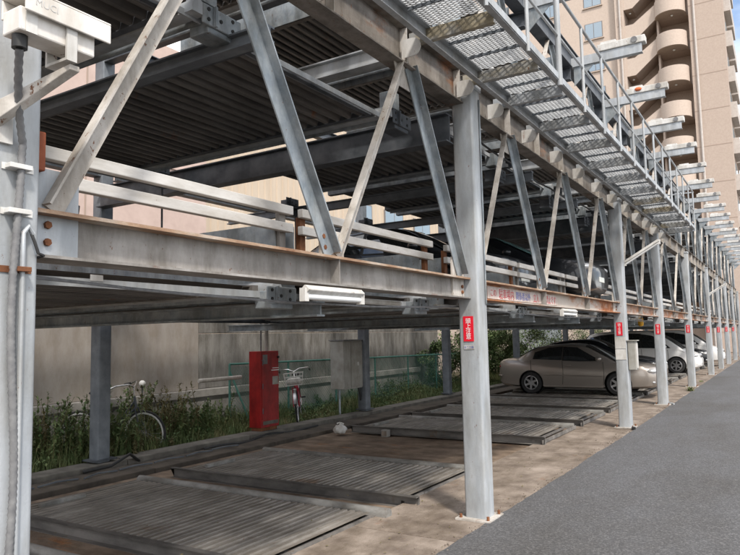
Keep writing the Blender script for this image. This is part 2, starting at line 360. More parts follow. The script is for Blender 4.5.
# ------------------------------------------------------------------ apartment tower
TY = 58.0
tw = thing('apartment_tower', 'tall pale peach apartment tower with curved outside stair landings', 'building', (-6, TY, 0))
TI = Vector((6, -TY, 0))
def tp(mb, name, m, parent=None, bevel=0, smooth=None):
    o = mb.build(name, m, parent or tw, smooth, bevel)
    if parent is None: o.location = TI
    return o
H = 46
tp(MB().box(-5.0, -2.55, TY - .6, TY + 8, 0, H), 'wall', 'tower')
tp(MB().box(-9.9, -5.0, TY + 1.6, TY + 8, 0, H), 'stair_back_wall', 'tower')
tp(MB().box(-34, -9.9, TY, TY + 12, 0, H), 'wall', 'tower_light')
tp(MB().box(-10.6, -9.9, TY - .5, TY, 0, H), 'pilaster', 'tower_light')
tp(MB().cyl((-4.6, TY - .68, 0), (-4.6, TY - .68, H), .09, 8), 'drain_pipe', 'balcony_white')
tp(MB().cyl((-10.2, TY - .6, 0), (-10.2, TY - .6, H), .08, 8), 'drain_pipe', 'balcony_white')
FH = 2.9
for k in range(15):
    z = 1.2 + FH * k
    # horizontal panel joint on the plain wall
    tp(MB().box(-4.99, -2.545, TY - .612, TY - .598, z + .3, z + .36), 'joint', 'tower_joint')
    if z > 4:
        # curved landing parapet + slab
        pts = []; n = 14
        for i in range(n + 1):
            a = math.pi + math.pi * i / n; pts.append((-6.35 + 1.15 * math.cos(a) * 1.0, TY - .35 + 1.15 * math.sin(a)))
        def band(pts, z0, z1, t=.14):
            b = MB(); c = Vector((-6.35, TY, 0)); inn = [Vector((x, y, 0)).lerp(Vector((-6.35, TY - .35, 0)), .12) for x, y in pts]
            rows = [[(x, y, z0) for x, y in pts], [(x, y, z1) for x, y in pts], [(p.x, p.y, z1) for p in inn], [(p.x, p.y, z0) for p in inn], [(x, y, z0) for x, y in pts]]
            return b.grid(rows)
        pts = [(-7.5, TY + .3)] + pts + [(-5.2, TY + .3)]
        ld = tp(band(pts, z, z + 1.25), 'landing', 'tower_light', None, 0, 30)
        b = MB(); b.add([(x, y, z + .02) for x, y in pts] + [(x, y, z + .2) for x, y in pts], [tuple(range(len(pts)))[::-1], tuple(range(len(pts), 2 * len(pts)))]); b.build('slab', 'tower', ld)
        MB().ell((-6.2, TY - .6, z - .12), .1, .1, .07).build('lamp', 'white_plain', ld, 60)
        tp(MB().box(-7.5, -5.01, TY + .3, TY + 1.6, z, z + .18), 'landing_floor', 'tower')
        # sloping stair parapet
        b = MB(); x0, x1 = -9.2, -7.45; za, zb = z - 1.45, z
        for (yy0, yy1) in ((TY - .45, TY - .3),):
            b.add([(x0, yy0, za), (x1, yy0, zb), (x1, yy0, zb + 1.25), (x0, yy0, za + 1.5), (x0, yy1, za), (x1, yy1, zb), (x1, yy1, zb + 1.25), (x0, yy1, za + 1.5)],
                  [(0, 1, 2, 3), (7, 6, 5, 4), (0, 4, 5, 1), (3, 2, 6, 7), (0, 3, 7, 4), (1, 5, 6, 2)])
        tp(b, 'stair_parapet', 'tower_light')
        b = MB(); b.add([(x0, TY - .3, za + .05), (x1, TY - .3, zb + .05), (x1, TY + 1.6, zb + .05), (x0, TY + 1.6, za + .05), (x0, TY - .3, za + .25), (x1, TY - .3, zb + .25), (x1, TY + 1.6, zb + .25), (x0, TY + 1.6, za + .25)],
                        [(0, 3, 2, 1), (4, 5, 6, 7), (0, 1, 5, 4), (1, 2, 6, 5), (2, 3, 7, 6), (3, 0, 4, 7)]); tp(b, 'stair_flight', 'tower')
        lp = tp(MB().box(-9.9, -9.2, TY - .45, TY - .3, za, za + 1.5), 'landing_parapet', 'tower_light')
        tp(MB().box(-9.88, -9.2, TY - .3, TY + 1.6, za, za + .18), 'landing_floor', 'tower')
        MB().ell((-9.5, TY + .2, za - .15), .1, .1, .07).build('lamp', 'white_plain', lp, 60)
        tp(MB().box(-7.45, -7.3, TY - .1, TY + 1.6, z - 1.6, z - .02), 'stair_spine', 'tower')
    # windows on the left face
    if z > 5:
        for wx in (-12.5, -16.2, -19.9):
            f = tp(MB().box(wx - .75, wx + .75, TY - .03, TY + .04, z - .2, z + 1.25), 'window', 'window_frame')
            MB().box(wx - .69, wx - .02, TY - .05, TY - .031, z - .14, z + 1.19).build('pane', 'window_glass', f); MB().box(wx + .03, wx + .69, TY - .05, TY - .031, z - .14, z + 1.19).build('pane', 'window_glass', f)
            MB().box(wx - .85, wx + .85, TY - .12, TY - .001, z - .28, z - .205).build('sill', 'tower_light', f)
        tp(MB().box(-10.45, -10.05, TY - .53, TY - .501, z + .1, z + .9), 'vent', 'tower')
        # balconies on the right face
        for q in range(2):
            yy = TY + .6 + q * 3.5
            bl = tp(MB().box(-2.549, -2.1, yy, yy + 3.1, z - .3, z - .12), 'balcony', 'balcony_white')
            MB().box(-2.18, -2.1, yy, yy + 3.1, z - .12, z + .95).box(-2.549, -2.18, yy, yy + .08, z - .12, z + .95).build('railing', 'balcony_white', bl)
            MB().box(-2.549, -2.5, yy + .5, yy + 2.6, z - .1, z + 1.9).build('window', 'window_glass', bl)
# low buildings closing the far end of the lane
fb = thing('far_building', 'low peach building closing the far end of the lane', 'building', (3, 74, 0))
MB().box(-5.4, 14, 0, 12, 0, 7).build('wall', 'tower_light', fb)
for k in range(5):
    for zz in (1.2, 4.2):
        f = MB().box(-4.5 + k * 3.4, -2.9 + k * 3.4, -.05, .02, zz, zz + 1.4).build('window', 'window_frame', fb); MB().box(-4.42 + k * 3.4, -2.98 + k * 3.4, -.07, -.051, zz + .08, zz + 1.32).build('pane', 'window_glass', f)

# ------------------------------------------------------------------ steel parking frame
FX = -2.47
COLS = [1.36, 5.80, 12.35, 16.5, 22.0, 28.0, 32.5, 37.0, 42.0, 47.0]
frame = thing('mechanical_car_park', 'galvanised steel frame of the multi-level mechanical car park with V-shaped braces', 'parking structure', (FX, 5.8, 0))
IM = Vector((-FX, -5.8, 0))
def fp(mb, name, m, parent=None, smooth=None, bevel=0):
    o = mb.build(name, m, parent or frame, smooth, bevel)
    if parent is None: o.location = IM
    return o
bolt_me = MB().cyl((0, 0, 0), (.014, 0, 0), .016, 6).mesh('bolt'); bolt_me.materials.append(MATS['rust'])
def bolt(p, parent):
    o = link('bolt', bolt_me, parent); o.location = p; return o
for i, y in enumerate(COLS):
    w = .205
    c = fp(MB().sweep(rprof(w, w, .022), (FX, y, .012), (FX, y, 4.0), (1, 0, 0), (0, 1, 0)), 'column', 'galv', None, 35)
    if i == 1 or i > 1:
        MB().box(FX - w / 2 - .012, FX + w / 2 + .012, y - w / 2 - .012, y + w / 2 + .012, 3.98, 4.035).build('cap_plate', 'galv', c, bevel=.006)
    MB().box(FX - .17, FX + .16, y - .17, y + .17, .005, .022).build('base_plate', 'cream_steel', c)
    bo = MB()
    for sx in (-1, 1):
        for sy in (-1, 1): bo.cyl((FX + sx * .13, y + sy * .13, .02), (FX + sx * .13, y + sy * .13, .055), .014, 6)
    bo.build('anchor_bolts', 'rust', c)
    up = fp(MB().sweep(rprof(.16, .16, .015), (FX - .14, y + .02, 4.17), (FX - .14, y + .02, 5.74), (1, 0, 0), (0, 1, 0)), 'upper_column', 'galv_blue', None, 35)
    rb = fp(MB().sweep(rprof(.19, .19, .02), (-7.8, y - .08, .1), (-7.8, y - .08, 5.9), (1, 0, 0), (0, 1, 0)), 'rear_column', 'rear_steel', None, 35)
    MB().box(-7.92, -7.66, y - .25, y + .09, .125, .145).build('base_plate', 'dark_steel', rb)
# girders along the row, bay by bay
def girder(y0, y1, zc, h, w, m, fl, X=FX - .06):
    g = fp(MB().sweep(hprof(w, h), (X, y0, zc), (X, y1, zc), (1, 0, 0), (0, 0, 1)), 'girder', m)
    if fl: MB().box(X - w / 2 - .002, X + w / 2 + .002, y0 + .002, y1 - .002, zc + h / 2 - .0135, zc + h / 2 + .0025).build('top_flange', 'flange_rust', g)
    return g
low_nodes = []; top_nodes = []
for b, (ya, yb) in enumerate(zip(COLS, COLS[1:])):
    y0, y1 = ya + .105, yb - .105
    n = max(2, round((yb - ya) / 2.2)) if b < 3 else max(2, round((yb - ya) / 2.3))
    g = girder(y0, y1, 2.085, .19, .18, 'girder' if b == 0 else 'girder_rusty', True)
    st = (y1 - y0) / n
    ln = [y0 + .08] + [y0 + st * k for k in range(1, n)] + [y1 - .06]; tn = [y0 + st * (k + .5) for k in range(n)]
    low_nodes += ln[1:-1]; top_nodes += tn
    for k in range(1, n):   # stiffeners
        MB().box(FX - .052, FX + .022, y0 + st * k - .005, y0 + st * k + .005, 2.003, 2.165).build('stiffener', 'girder', g)
    g2 = girder(y0 - .1, y1 + .1, 4.005, .33, .16, 'girder_brown', False)
    for k in range(2 * n + 1):
        yy = y0 + .05 + (y1 - y0 - .1) * k / (2 * n)
        MB().box(FX - .05, FX + .014, yy - .005, yy + .005, 3.855, 4.155).build('stiffener', 'cream_steel', g2)
    g3 = fp(MB().sweep(hprof(.16, .32), (FX - .14, y0 - .1, 5.9), (FX - .14, y1 + .1, 5.9), (1, 0, 0), (0, 0, 1)), 'girder', 'dark_steel')
    for zc in (2.1, 4.0, 5.8):
        fp(MB().sweep(hprof(.14, .2), (-7.8, y0, zc), (-7.8, y1, zc), (1, 0, 0), (0, 0, 1)), 'rear_girder', 'dark_steel')
    # diagonal braces : angle iron, outstanding leg on the upper edge
    def brace(pl, pt, zl, zt, lit_shade_m, X=FX - .03, w=.115):
        p = V(X, pl, zl); q = V(X, pt, zt); d = (q - p).normalized(); up = Vector((0, -d.z, d.y))
        if up.z < 0: up = -up
        wv = w; t = .01
        prof = [(0, -wv / 2), (t, -wv / 2), (t, wv / 2 - t), (wv * .6, wv / 2 - t), (wv * .6, wv / 2), (0, wv / 2)]
        return fp(MB().sweep(prof, p, q, (1, 0, 0), up), 'brace', lit_shade_m)
    for k in range(n):  # sunlit braces cream, shaded ones blue-grey: light put into the steel colour
        brace(ln[k] + .045, tn[k] - .05, 2.19, 3.85, 'cream_steel', FX - .03, .092)
        brace(ln[k + 1] - .045, tn[k] + .05, 2.19, 3.85, 'galv_blue')
        brace(ln[k] + .045, tn[k] - .05, 4.18, 5.74, 'cream_steel', FX - .12, .09)
        brace(ln[k + 1] - .045, tn[k] + .05, 4.18, 5.74, 'galv_blue', FX - .12, .09)
        gp = fp(MB().add([(FX - .04, tn[k] - .16, 3.84), (FX - .04, tn[k] + .16, 3.84), (FX - .04, tn[k] + .09, 3.66), (FX - .04, tn[k] - .09, 3.66),
                          (FX - .032, tn[k] - .16, 3.84), (FX - .032, tn[k] + .16, 3.84), (FX - .032, tn[k] + .09, 3.66), (FX - .032, tn[k] - .09, 3.66)],
                         [(0, 1, 2, 3), (7, 6, 5, 4), (0, 4, 5, 1), (1, 5, 6, 2), (2, 6, 7, 3), (3, 7, 4, 0)]), 'gusset_plate', 'cream_steel')
    for k, yy in enumerate(ln):
        dy0, dy1 = (-.075, .17) if k == 0 else ((-.19, .055) if k == n else (-.13, .13))
        z0 = 2.0 if k in (0, n) else 2.185
        gp = fp(MB().box(FX - .05, FX - .032, yy + dy0, yy + dy1, z0, 2.36), 'gusset_plate', 'galv' if k == 0 else 'cream_steel')
        if b < 3:
            if k == 0:
                for zz in (2.06, 2.13):
                    for dy in (-.035, .03): bolt((FX - .032, yy + dy, zz), gp)
            elif k == n:
                for zz in (2.05, 2.10): bolt((FX - .032, yy + .0, zz), gp)
                bolt((FX - .032, yy - .03, 2.30), gp)
            else:
                bolt((FX - .030, yy - .10, 2.24), gp); bolt((FX - .030, yy - .115, 2.31), gp)
    # twin guard rails behind the braces
    for k in range(n):
        ra, rbb = y0 + st * k + .05, y0 + st * (k + 1) - .05
        for zz in (2.40, 2.52):
            fp(MB().box(-2.83, -2.785, ra, rbb, zz - .03, zz + .03), 'guard_rail', 'rail_white', bevel=.004)
        for yy in (ra + .06, rbb - .06):
            fp(MB().box(-2.87, -2.833, yy - .03, yy + .03, 2.15, 2.5), 'rail_post', 'rust' if (k + b) % 3 == 1 else 'girder')
# cross beams (front to back)
def cross(y, z0, z1, w, m='dark_steel', x0=-7.7, x1=-2.56):
    return fp(MB().sweep(hprof(w, z1 - z0), (x0, y, (z0 + z1) / 2), (x1, y, (z0 + z1) / 2), (0, 1, 0), (0, 0, 1)), 'cross_beam', m)
cross(3.03, 3.47, 3.57, .09, 'rear_steel')
for y in COLS[1:]:
    cross(y - .19, 3.46, 3.73, .15); cross(y - .1, 5.5, 5.74, .14)
for y in low_nodes:
    cross(y + .02, 1.80, 1.90, .09, 'galv_blue', -7.7, -2.62)
    if y > 4: cross(y + .02, 3.56, 3.68, .09, 'rear_steel')
    cross(y, 5.54, 5.74, .12)
for y in top_nodes:
    cross(y + .2, 4.02, 4.17, .1, 'galv', -4.4, -2.6)
# rear line at the end of the upper pallets
for ya, yb in zip(COLS, COLS[1:]):
    fp(MB().sweep(hprof(.1, .13), (-6.28, ya, 3.58), (-6.28, yb - .3, 3.58), (1, 0, 0), (0, 0, 1)), 'pallet_runner', 'dark_steel')
    fp(MB().sweep(hprof(.1, .13), (-6.75, ya + .1, 1.97), (-6.75, yb - .1, 1.97), (1, 0, 0), (0, 0, 1)), 'pallet_runner', 'dark_steel')
# hoist blocks: a bolted casting with two sheaves
def hoist(x, y, z, s=1, dark=False):
    h = fp(MB().box(x - .09 * s, x + .05 * s, y - .11 * s, y + .11 * s, z - .06 * s, z + .055 * s).box(x + .05 * s, x + .065 * s, y - .16 * s, y + .13 * s, z - .03 * s, z + .08 * s),
           'hoist_block', 'dark_steel' if dark else 'galv_blue', bevel=.01)
    for dy, dz in ((-.12, .055), (-.12, .0), (.06, .055), (.06, .0), (-.03, .02)):
        MB().cyl((x + .0645 * s, y + dy * s, z + dz * s), (x + .070 * s, y + dy * s, z + dz * s), .011 * s, 8).build('bolt_hole', 'plastic_black', h)
    MB().box(x + .0655 * s, x + .085 * s, y - .085 * s, y - .07 * s, z - .03 * s, z + .08 * s).build('rib', 'dark_steel' if dark else 'galv_blue', h)
for k, (yy, dk) in enumerate([(2.95, 0), (5.25, 1), (7.75, 1), (9.9, 1), (11.95, 1), (14.3, 1), (16.0, 1)]):
    hoist(-2.93, yy, 3.60, 1.15, dk); hoist(-6.22, yy + .05, 3.68, 1.0, 1)
    fp(MB().box(-2.99, -2.86, yy - .2, yy - .06, 3.70, 3.86), 'limit_switch', 'galv_blue', bevel=.008)
for k, yy in enumerate([3.36, 5.3, 8.0, 10.1, 12.0, 14.4]):
    hoist(-2.80, yy, 1.91, 1.0, 0)
    fp(MB().cyl((-2.72, yy + .22, 1.93), (-2.72, yy + 1.5, 1.93), .018, 8), 'drive_shaft', 'white_paint', None, 40)
for y in (3.3, 5.35, 7.9, 10.1, 14.3):
    fp(MB().cyl((-6.2, y, 2.1), (-6.2, y, 3.6), .012, 6), 'hanger_rod', 'dark_steel')

# ------------------------------------------------------------------ pallets
ORD = ['nearest', 'second', 'third', 'fourth', 'fifth', 'sixth', 'seventh', 'eighth', 'ninth', 'tenth', 'eleventh', 'twelfth', 'thirteenth', 'fourteenth', 'fifteenth', 'sixteenth', 'seventeenth', 'eighteenth', 'nineteenth', 'twentieth', 'twenty-first', 'twenty-second', 'twenty-third', 'twenty-fourth', 'twenty-fifth', 'twenty-sixth']
PL, PW = 3.3, 1.86
def pallet_meshes(dm, bm, rm, wall=0.0, PL=PL):
    d = {}
    rows0 = []; rows1 = []; p, dz = (.085, .022) if dm == 'deck' else (.125, .045); x = 0.0; pts = []
    while x > -PL + p:
        pts += [(x, .05), (x - p * .52, .05), (x - p * .62, .05 - dz), (x - p * .9, .05 - dz)]; x -= p
    pts.append((x, .05))
    b = MB(); b.grid([[(px, .075, pz) for px, pz in pts], [(px, 1.68, pz) for px, pz in pts]])
    d['deck'] = (b, dm)
    b = MB().box(-PL, .02, 1.682, 1.735, .0, .018 if dm == 'deck' else .056); d['edge_plate'] = (b, bm); b = MB().box(-.03, .012, .07, 1.68, -.01, .02); d['front_edge'] = (b, bm)
    b = MB().sweep(cprof(-.065, .12, .008), (-PL, .07, -.035), (.18, .07, -.035), (0, 1, 0), (0, 0, 1)); b.box(-PL, .18, .005, .075, .0765, .085); d['side_beam'] = (b, bm)
    prof = [(.0, -.01)] + [(.05 - .05 * math.cos(math.pi * t / 8), .03 + .05 * math.sin(math.pi * t / 8)) for t in range(9)] + [(.10, -.01)]
    b = MB().sweep(prof, (-PL, 1.735, 0), (.14, 1.735, 0), (0, 1, 0), (0, 0, 1)); d['side_rail'] = (b, rm)
    b = MB().box(-PL + .25, -PL + .30, .35, .85, .05, .085); d['wheel_stop'] = (b, rm)
    if wall:
        d['side_wall'] = (MB().box(-PL, .06, -.012, 0.0, -.03, wall), 'galv_blue'); d['far_side_wall'] = (MB().box(-PL, .06, 1.86, 1.872, -.03, wall), 'galv_blue')
        b = MB().box(.06, .075, -.012, 1.872, -.028, .014); d['front_strip'] = (b, 'galv')
    else:
        b = MB().box(.145, .16, .0, 1.86, -.02, .035); d['front_strip'] = (b, 'pallet_beam')
    if dm == 'deck': d['under_rail'] = (MB().box(-PL, .02, .5, .56, -.03, .018), bm)
    ms = {}
    for k, (b, m) in d.items():
        me = b.mesh(k); me.materials.append(MATS[m])
        if k == 'side_rail':
            for pl in me.polygons: pl.use_smooth = True
            me.set_sharp_from_angle(angle=R(40))
        ms[k] = me
    return ms
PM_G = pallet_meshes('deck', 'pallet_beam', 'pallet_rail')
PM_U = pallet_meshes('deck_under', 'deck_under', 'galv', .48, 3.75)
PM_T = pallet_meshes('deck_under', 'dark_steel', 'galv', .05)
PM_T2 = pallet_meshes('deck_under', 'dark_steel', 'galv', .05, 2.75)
def pallet(x, y, z, ms, label, group, skip=()):
    t = thing('parking_pallet', label, 'pallet', (x, y, z), 0, group)
    for k, me in ms.items():
        if k not in skip: link(k, me, t)
    return t
gy = [1.42, 3.66, 5.90, 9.98, 12.2, 14.4, 16.55, 18.75, 20.95, 23.1, 25.3, 27.4, 29.7, 32.0, 34.2]
names = ['corrugated steel ground pallet lying nearest to the camera, cut off by the frame', 'weathered corrugated ground pallet left of the nearest free column', 'corrugated ground pallet just in front of the bare rusty floor',
         'ground pallet with a thick edge beam just behind the bare rusty floor', 'second ground pallet beyond the bare rusty floor', 'third ground pallet beyond the bare rusty floor', 'ground pallet directly under the bronze sedan',
         'ground pallet on the far side of the bronze sedan']
for k, y in enumerate(gy):
    lab = names[k] if k < len(names) else '%s ground pallet counted along the row from the camera' % ORD[k]
    pallet(-3.36, y, .0 if k < 3 else .03, PM_G, lab, 'ground level pallets', ('front_strip',) if k < 3 else ())
uy = [];
for b, (ya, yb) in enumerate(zip(COLS, COLS[1:])):
    n = max(2, round((yb - ya) / 2.2)) if b < 3 else max(2, round((yb - ya) / 2.3))
    for k in range(n): uy.append(ya + .2 + (yb - ya - .3) / n * k)
for k, y in enumerate(uy):
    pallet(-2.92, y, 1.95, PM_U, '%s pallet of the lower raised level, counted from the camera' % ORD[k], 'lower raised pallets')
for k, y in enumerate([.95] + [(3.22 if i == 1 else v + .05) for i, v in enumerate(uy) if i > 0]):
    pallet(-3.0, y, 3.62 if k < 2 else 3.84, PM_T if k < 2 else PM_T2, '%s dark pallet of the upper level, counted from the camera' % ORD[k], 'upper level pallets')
for k, y in enumerate([-.9] + uy):  # top level added over every bay to keep the interior dark
    pallet(-2.85, y, 5.42, PM_U, '%s pallet of the top level added to darken the bays, counted from the camera' % ORD[k], 'added top level pallets')

# ------------------------------------------------------------------ catwalk
cw = thing('catwalk', 'overhead mesh-floored maintenance catwalk with tubular railing along the frame', 'catwalk', (-2.0, 2.5, 4.0))
CI = Vector((2.0, -2.5, -4.0))
def cp(mb, name, m, parent=None, smooth=None, bevel=0):
    o = mb.build(name, m, parent or cw, smooth, bevel)
    if parent is None: o.location = CI
    return o
Y0, Y1 = 2.3, 17.35
for x, wd in ((-2.27, .05), (-1.70, .05)):
    s_ = 1 if x > -2 else -1
    hh_ = .075 if s_ > 0 else .12; zz_ = 4.04 if s_ > 0 else 3.99
    cp(MB().sweep(cprof(-.05 * s_, hh_), (x + .025 * s_, Y0, zz_), (x + .025 * s_, Y1, zz_), (1, 0, 0), (0, 0, 1)), 'stringer', 'galv')
jy = [2.4, 3.5, 4.62, 5.68, 6.45, 7.5, 8.6, 9.7, 10.8, 11.9, 13.0, 14.1, 15.2, 16.3, 17.3]
rj = random.Random(3)
for k, y in enumerate(jy):
    j = cp(MB().sweep(cprof(.05, .10), (-2.44, y, 4.0), (-1.72, y, 4.0), (0, 1, 0), (0, 0, 1)), 'joist', 'joist_stain' if k in (2, 3, 10, 11, 13) else 'galv')
    pts = [(-.01, 3.88)] + [(.085 + .075 * math.sin(R(a)) , 3.955 - .075 * math.cos(R(a))) for a in range(0, 181, 20)] + [(-.01, 4.03)]
    g_ = MB().sweep(pts, (-2.47, y - .06, 0), (-2.47, y - .048, 0), (1, 0, 0), (0, 0, 1)); g_.build('gusset', 'white_paint', j)
for ya, yb in zip(jy, jy[1:]):
    b = MB(); a, c, st = ya + .055, yb - .005, .032
    w = .5; x0, x1 = -2.245, -1.73; zz = 4.108
    def bar(p, q, t=.003, h=.007):
        p = Vector(p); q = Vector(q); d = (q - p); 
        if d.length < .02: return
        d.normalize(); n_ = V(-d.y, d.x, 0) * t
        b.add([p - n_, p + n_, q + n_, q - n_, p - n_ + V(0, 0, h), p + n_ + V(0, 0, h), q + n_ + V(0, 0, h), q - n_ + V(0, 0, h)], [(0, 1, 2, 3), (7, 6, 5, 4), (0, 4, 5, 1), (2, 6, 7, 3), (1, 5, 6, 2), (3, 7, 4, 0)])
    sl = .42; ww = x1 - x0; t0 = a - ww * sl
    while t0 < c + ww * sl:
        for sg in (1, -1):
            ya_, yb_ = (t0, t0 + ww * sl) if sg > 0 else (t0 + ww * sl, t0)
            # clip to panel
            pa, pb = V(x0, ya_, zz), V(x1, yb_, zz)
            lo_, hi_ = 0.0, 1.0; dy = yb_ - ya_
            for lim, s2 in ((a, 1), (c, -1)):
                tt = (lim - ya_) / dy
                if (dy > 0) == (s2 > 0): lo_ = max(lo_, tt)
                else: hi_ = min(hi_, tt)
            if lo_ < hi_: bar(pa.lerp(pb, lo_), pa.lerp(pb, hi_))
        t0 += st
    o = cp(b, 'grating_panel', 'grating'); 
    mid = (ya + yb) / 2
    for fr in (.33, .67):
        yy = ya + (yb - ya) * fr
        cp(MB().box(-2.25, -1.72, yy - .006, yy + .006, 4.082, 4.106), 'grating_bar', 'rear_steel')
py = 2.5; k = 0
while py < 17.4:
    if abs(py - 6.18) < .3: cp(MB().cyl((-1.665, py, 3.99), (-1.665, py, 6.6), .028, 10), 'lamp_post', 'galv', None, 40)
    else: cp(MB().cyl((-1.665, py, 3.99), (-1.665, py, 4.93), .0165, 8), 'rail_post', 'galv', None, 40)
    py += .92
for zz in (4.93, 4.48):
    cp(MB().cyl((-1.665, Y0, zz), (-1.665, Y1, zz), .0175 if zz > 4.6 else .013, 8), 'rail', 'galv', None, 40)
cp(MB().cyl((-1.665, Y1, 4.93), (-2.25, Y1, 4.93), .0165, 8), 'end_rail', 'galv', None, 40)
cp(MB().box(-1.72, -1.695, Y0, Y1, 4.116, 4.14), 'toe_board', 'white_paint')
cp(MB().cyl((-2.22, Y0, 4.18), (-2.22, Y1, 4.18), .02, 8), 'cable_pipe', 'white_plain', None, 40)

# ------------------------------------------------------------------ cantilever arms at the roof edge
ay = 5.75; k = 0
aord = ORD
while ay < 48:
    t = thing('cantilever_arm', '%s cantilever arm sticking out above the catwalk line, counted from the camera' % aord[k], 'beam', (-2.5, ay, 5.74), 0, 'cantilever arms')
    MB().sweep(cprof(.09, .14, .008), (-.05, 0, 0), (.98, 0, 0), (0, 1, 0), (0, 0, 1)).build('beam', 'galv', t)
    MB().add([(-.02, .02, 0), (.3, .02, 0), (-.02, .02, -.3), (-.02, .03, -.3), (.3, .03, 0), (-.02, .03, 0)], [(0, 1, 2), (3, 4, 5), (0, 2, 3, 5), (1, 0, 5, 4), (2, 1, 4, 3)]).build('knee_plate', 'galv_blue', t)
    h = MB().box(.35, 1.03, -.02, .13, .142, .25).build('end_box', 'white_paint', t, bevel=.01)
    MB().cyl((.88, -.035, .2), (.88, -.019, .2), .045, 12).build('emblem', 'conduit_grey', h, 40)
    MB().box(.4, .62, -.012, .1, .25, .28).build('cover', 'white_plain', h)
    if k == 3: MB().ell((.55, -.03, .21), .06, .025, .035).build('orange_bundle', 'orange_cloth', h, 60)
    k += 1; ay += 2.2

# ------------------------------------------------------------------ signs on the columns
where = {1: 'the nearest free column', 2: 'the column with the grey switch box', 3: 'the column right after the switch box column', 4: 'the column in front of the white minivan',
         5: 'the column just past the white minivan', 6: 'the second column past the white minivan', 7: 'the second last column carrying a red sign', 8: 'the farthest column carrying a red sign'}
def sign(i, y):
    yy = y - .105
    t = thing('warning_sign', 'red vertical warning sign with white characters on ' + where[i], 'sign', (-2.475, yy, 1.7 + random.uniform(-.02, .02)), 0, 'red warning signs')
    MB().box(-.05, .05, -.004, 0, -.115, .115).build('plate', 'red_sign', t)
    text('頭\n上\n注\n意', .052, Matrix.Translation((0, -.0052, 0)) @ XZ, 'sign_white', t, sp=.9, fit=(.05, .19))
for i in range(1, 9): sign(i, COLS[i])
t = thing('maker_plate', 'small white plate with blue characters below the nearest red sign', 'sign', (-2.475, COLS[1] - .105, 1.545))
MB().box(-.05, .05, -.003, 0, -.018, .018).build('plate', 'white_paint', t); text('日二工田', .026, Matrix.Translation((0, -.004, 0)) @ XZ, 'ink_blue', t, fit=(.088, .022))
# notice banner on the second girder
t = thing('notice_banner', 'white notice strip with red and blue characters on the rusty girder', 'sign', (FX - .045, 6.2, 2.085))
MB().box(0, .003, .08, 1.87, -.065, .06).build('strip', 'banner_white', t); MB().box(0, .003, 1.93, 2.5, -.065, .06).build('strip', 'banner_white', t)
for s_, y, m, sz in (('この', .24, 'ink_red', .085), ('駐車場内', .62, 'ink_red', .115), ('関係者以外', 1.16, 'ink_blue', .10), ('立入', 1.62, 'ink_red', .11), ('禁止です', 2.2, 'ink_red', .11)):
    text(s_, sz, Matrix.Translation((.0042, y, -.005)) @ YZ, m, t)

# ------------------------------------------------------------------ lamps on the frame
def tube_lamp(p, q, label):
    t = thing('tube_lamp', label, 'lamp', p, 0, 'fluorescent tube lamps'); q = Vector(q) - Vector(p)
    MB().sweep(rprof(.06, .045, .008), (0, 0, .035), q + V(0, 0, .035), (q.normalized().orthogonal().normalized()), q.normalized().cross(q.normalized().orthogonal().normalized())).build('housing', 'white_paint', t, 40)
    d = q.normalized()
    MB().cyl(d * .02, q - d * .02, .019, 10).build('tube', 'tube_glass', t, 40)
    MB().box(-.02, .02, -.02, .02, -.03, .05).build('end_cap', 'white_plain', t); MB().box(q.x - .02, q.x + .02, q.y - .02, q.y + .02, q.z - .03, q.z + .05).build('end_cap', 'white_plain', t)
tube_lamp((-2.42, 3.16, 1.905), (-2.42, 3.78, 1.905), 'white fluorescent lamp fixed under the grey nearest girder')
tube_lamp((-2.42, 8.55, 1.905), (-2.42, 9.2, 1.905), 'white fluorescent lamp fixed under the rusty girder with the notice')
tube_lamp((-2.36, 12.46, 2.86), (-1.78, 12.46, 3.20), 'slanting fluorescent lamp sticking out from the switch box column')
tube_lamp((-2.36, 28.1, 3.0), (-1.78, 28.1, 3.35), 'slanting fluorescent lamp far along the row of columns')
t = thing('beacon_lamp', 'yellow beacon lamp hanging beneath the rusty girder', 'lamp', (-2.75, 15.9, 1.86))
MB().lathe([(.001, .1), (.05, .1), (.062, .07), (.062, -.03), (.05, -.07), (.001, -.09)], (0, 0, 0), 'z', 14).build('lens', 'amber', t, 50); MB().box(-.04, .04, -.04, .04, .1, .16).build('mount', 'cream_steel', t)
# switch box, paper notices and pipes at the third column
t = thing('switch_box', 'grey switch box hung on the column before the bronze sedan', 'switch box', (-2.36, COLS[2], 1.0))
MB().box(0, .13, -.09, .09, 0, .5).build('case', 'cabinet_grey', t, bevel=.01); MB().box(.131, .14, -.075, .075, .03, .46).build('door', 'white_paint', t); MB().box(-.01, .16, -.11, .11, .5, .515).build('rain_hood', 'cabinet_grey', t)
t = thing('paper_notice', 'two white notices taped on the switch box column', 'notice', (FX, COLS[2] - .105, 1.37))
MB().box(-.09, .09, -.004, -.001, -.0, .2).build('sheet', 'white_paint', t); MB().box(-.09, .085, -.004, -.001, -.19, -.01).build('sheet', 'white_plain', t)
o = MB().cyl((-2.52, COLS[2] + .17, 0), (-2.52, COLS[2] + .17, 3.4), .03, 10).build('drain_pipe', 'white_paint', None, 40); tag(o, 'white pipe standing behind the switch box column', 'pipe')
o = MB().cyl((-2.42, COLS[3] + .16, 0.03), (-2.42, COLS[3] + .16, 3.8), .045, 12).tube([(-2.42, COLS[3] + .16, .12), (-2.40, COLS[3] + .16, .05), (-2.32, COLS[3] + .1, .03), (-2.25, COLS[3], .025)], .02, 8).build('drain_pipe', 'galv', None, 40); tag(o, 'galvanised drain pipe with a curled hose behind the fourth column', 'pipe')
o = MB().box(-2.33, -2.27, 12.05, 12.13, .003, .055).build('dark_block', 'plastic_black', None, bevel=.008); tag(o, 'small dark block lying beside the foot of the switch box column', 'block')

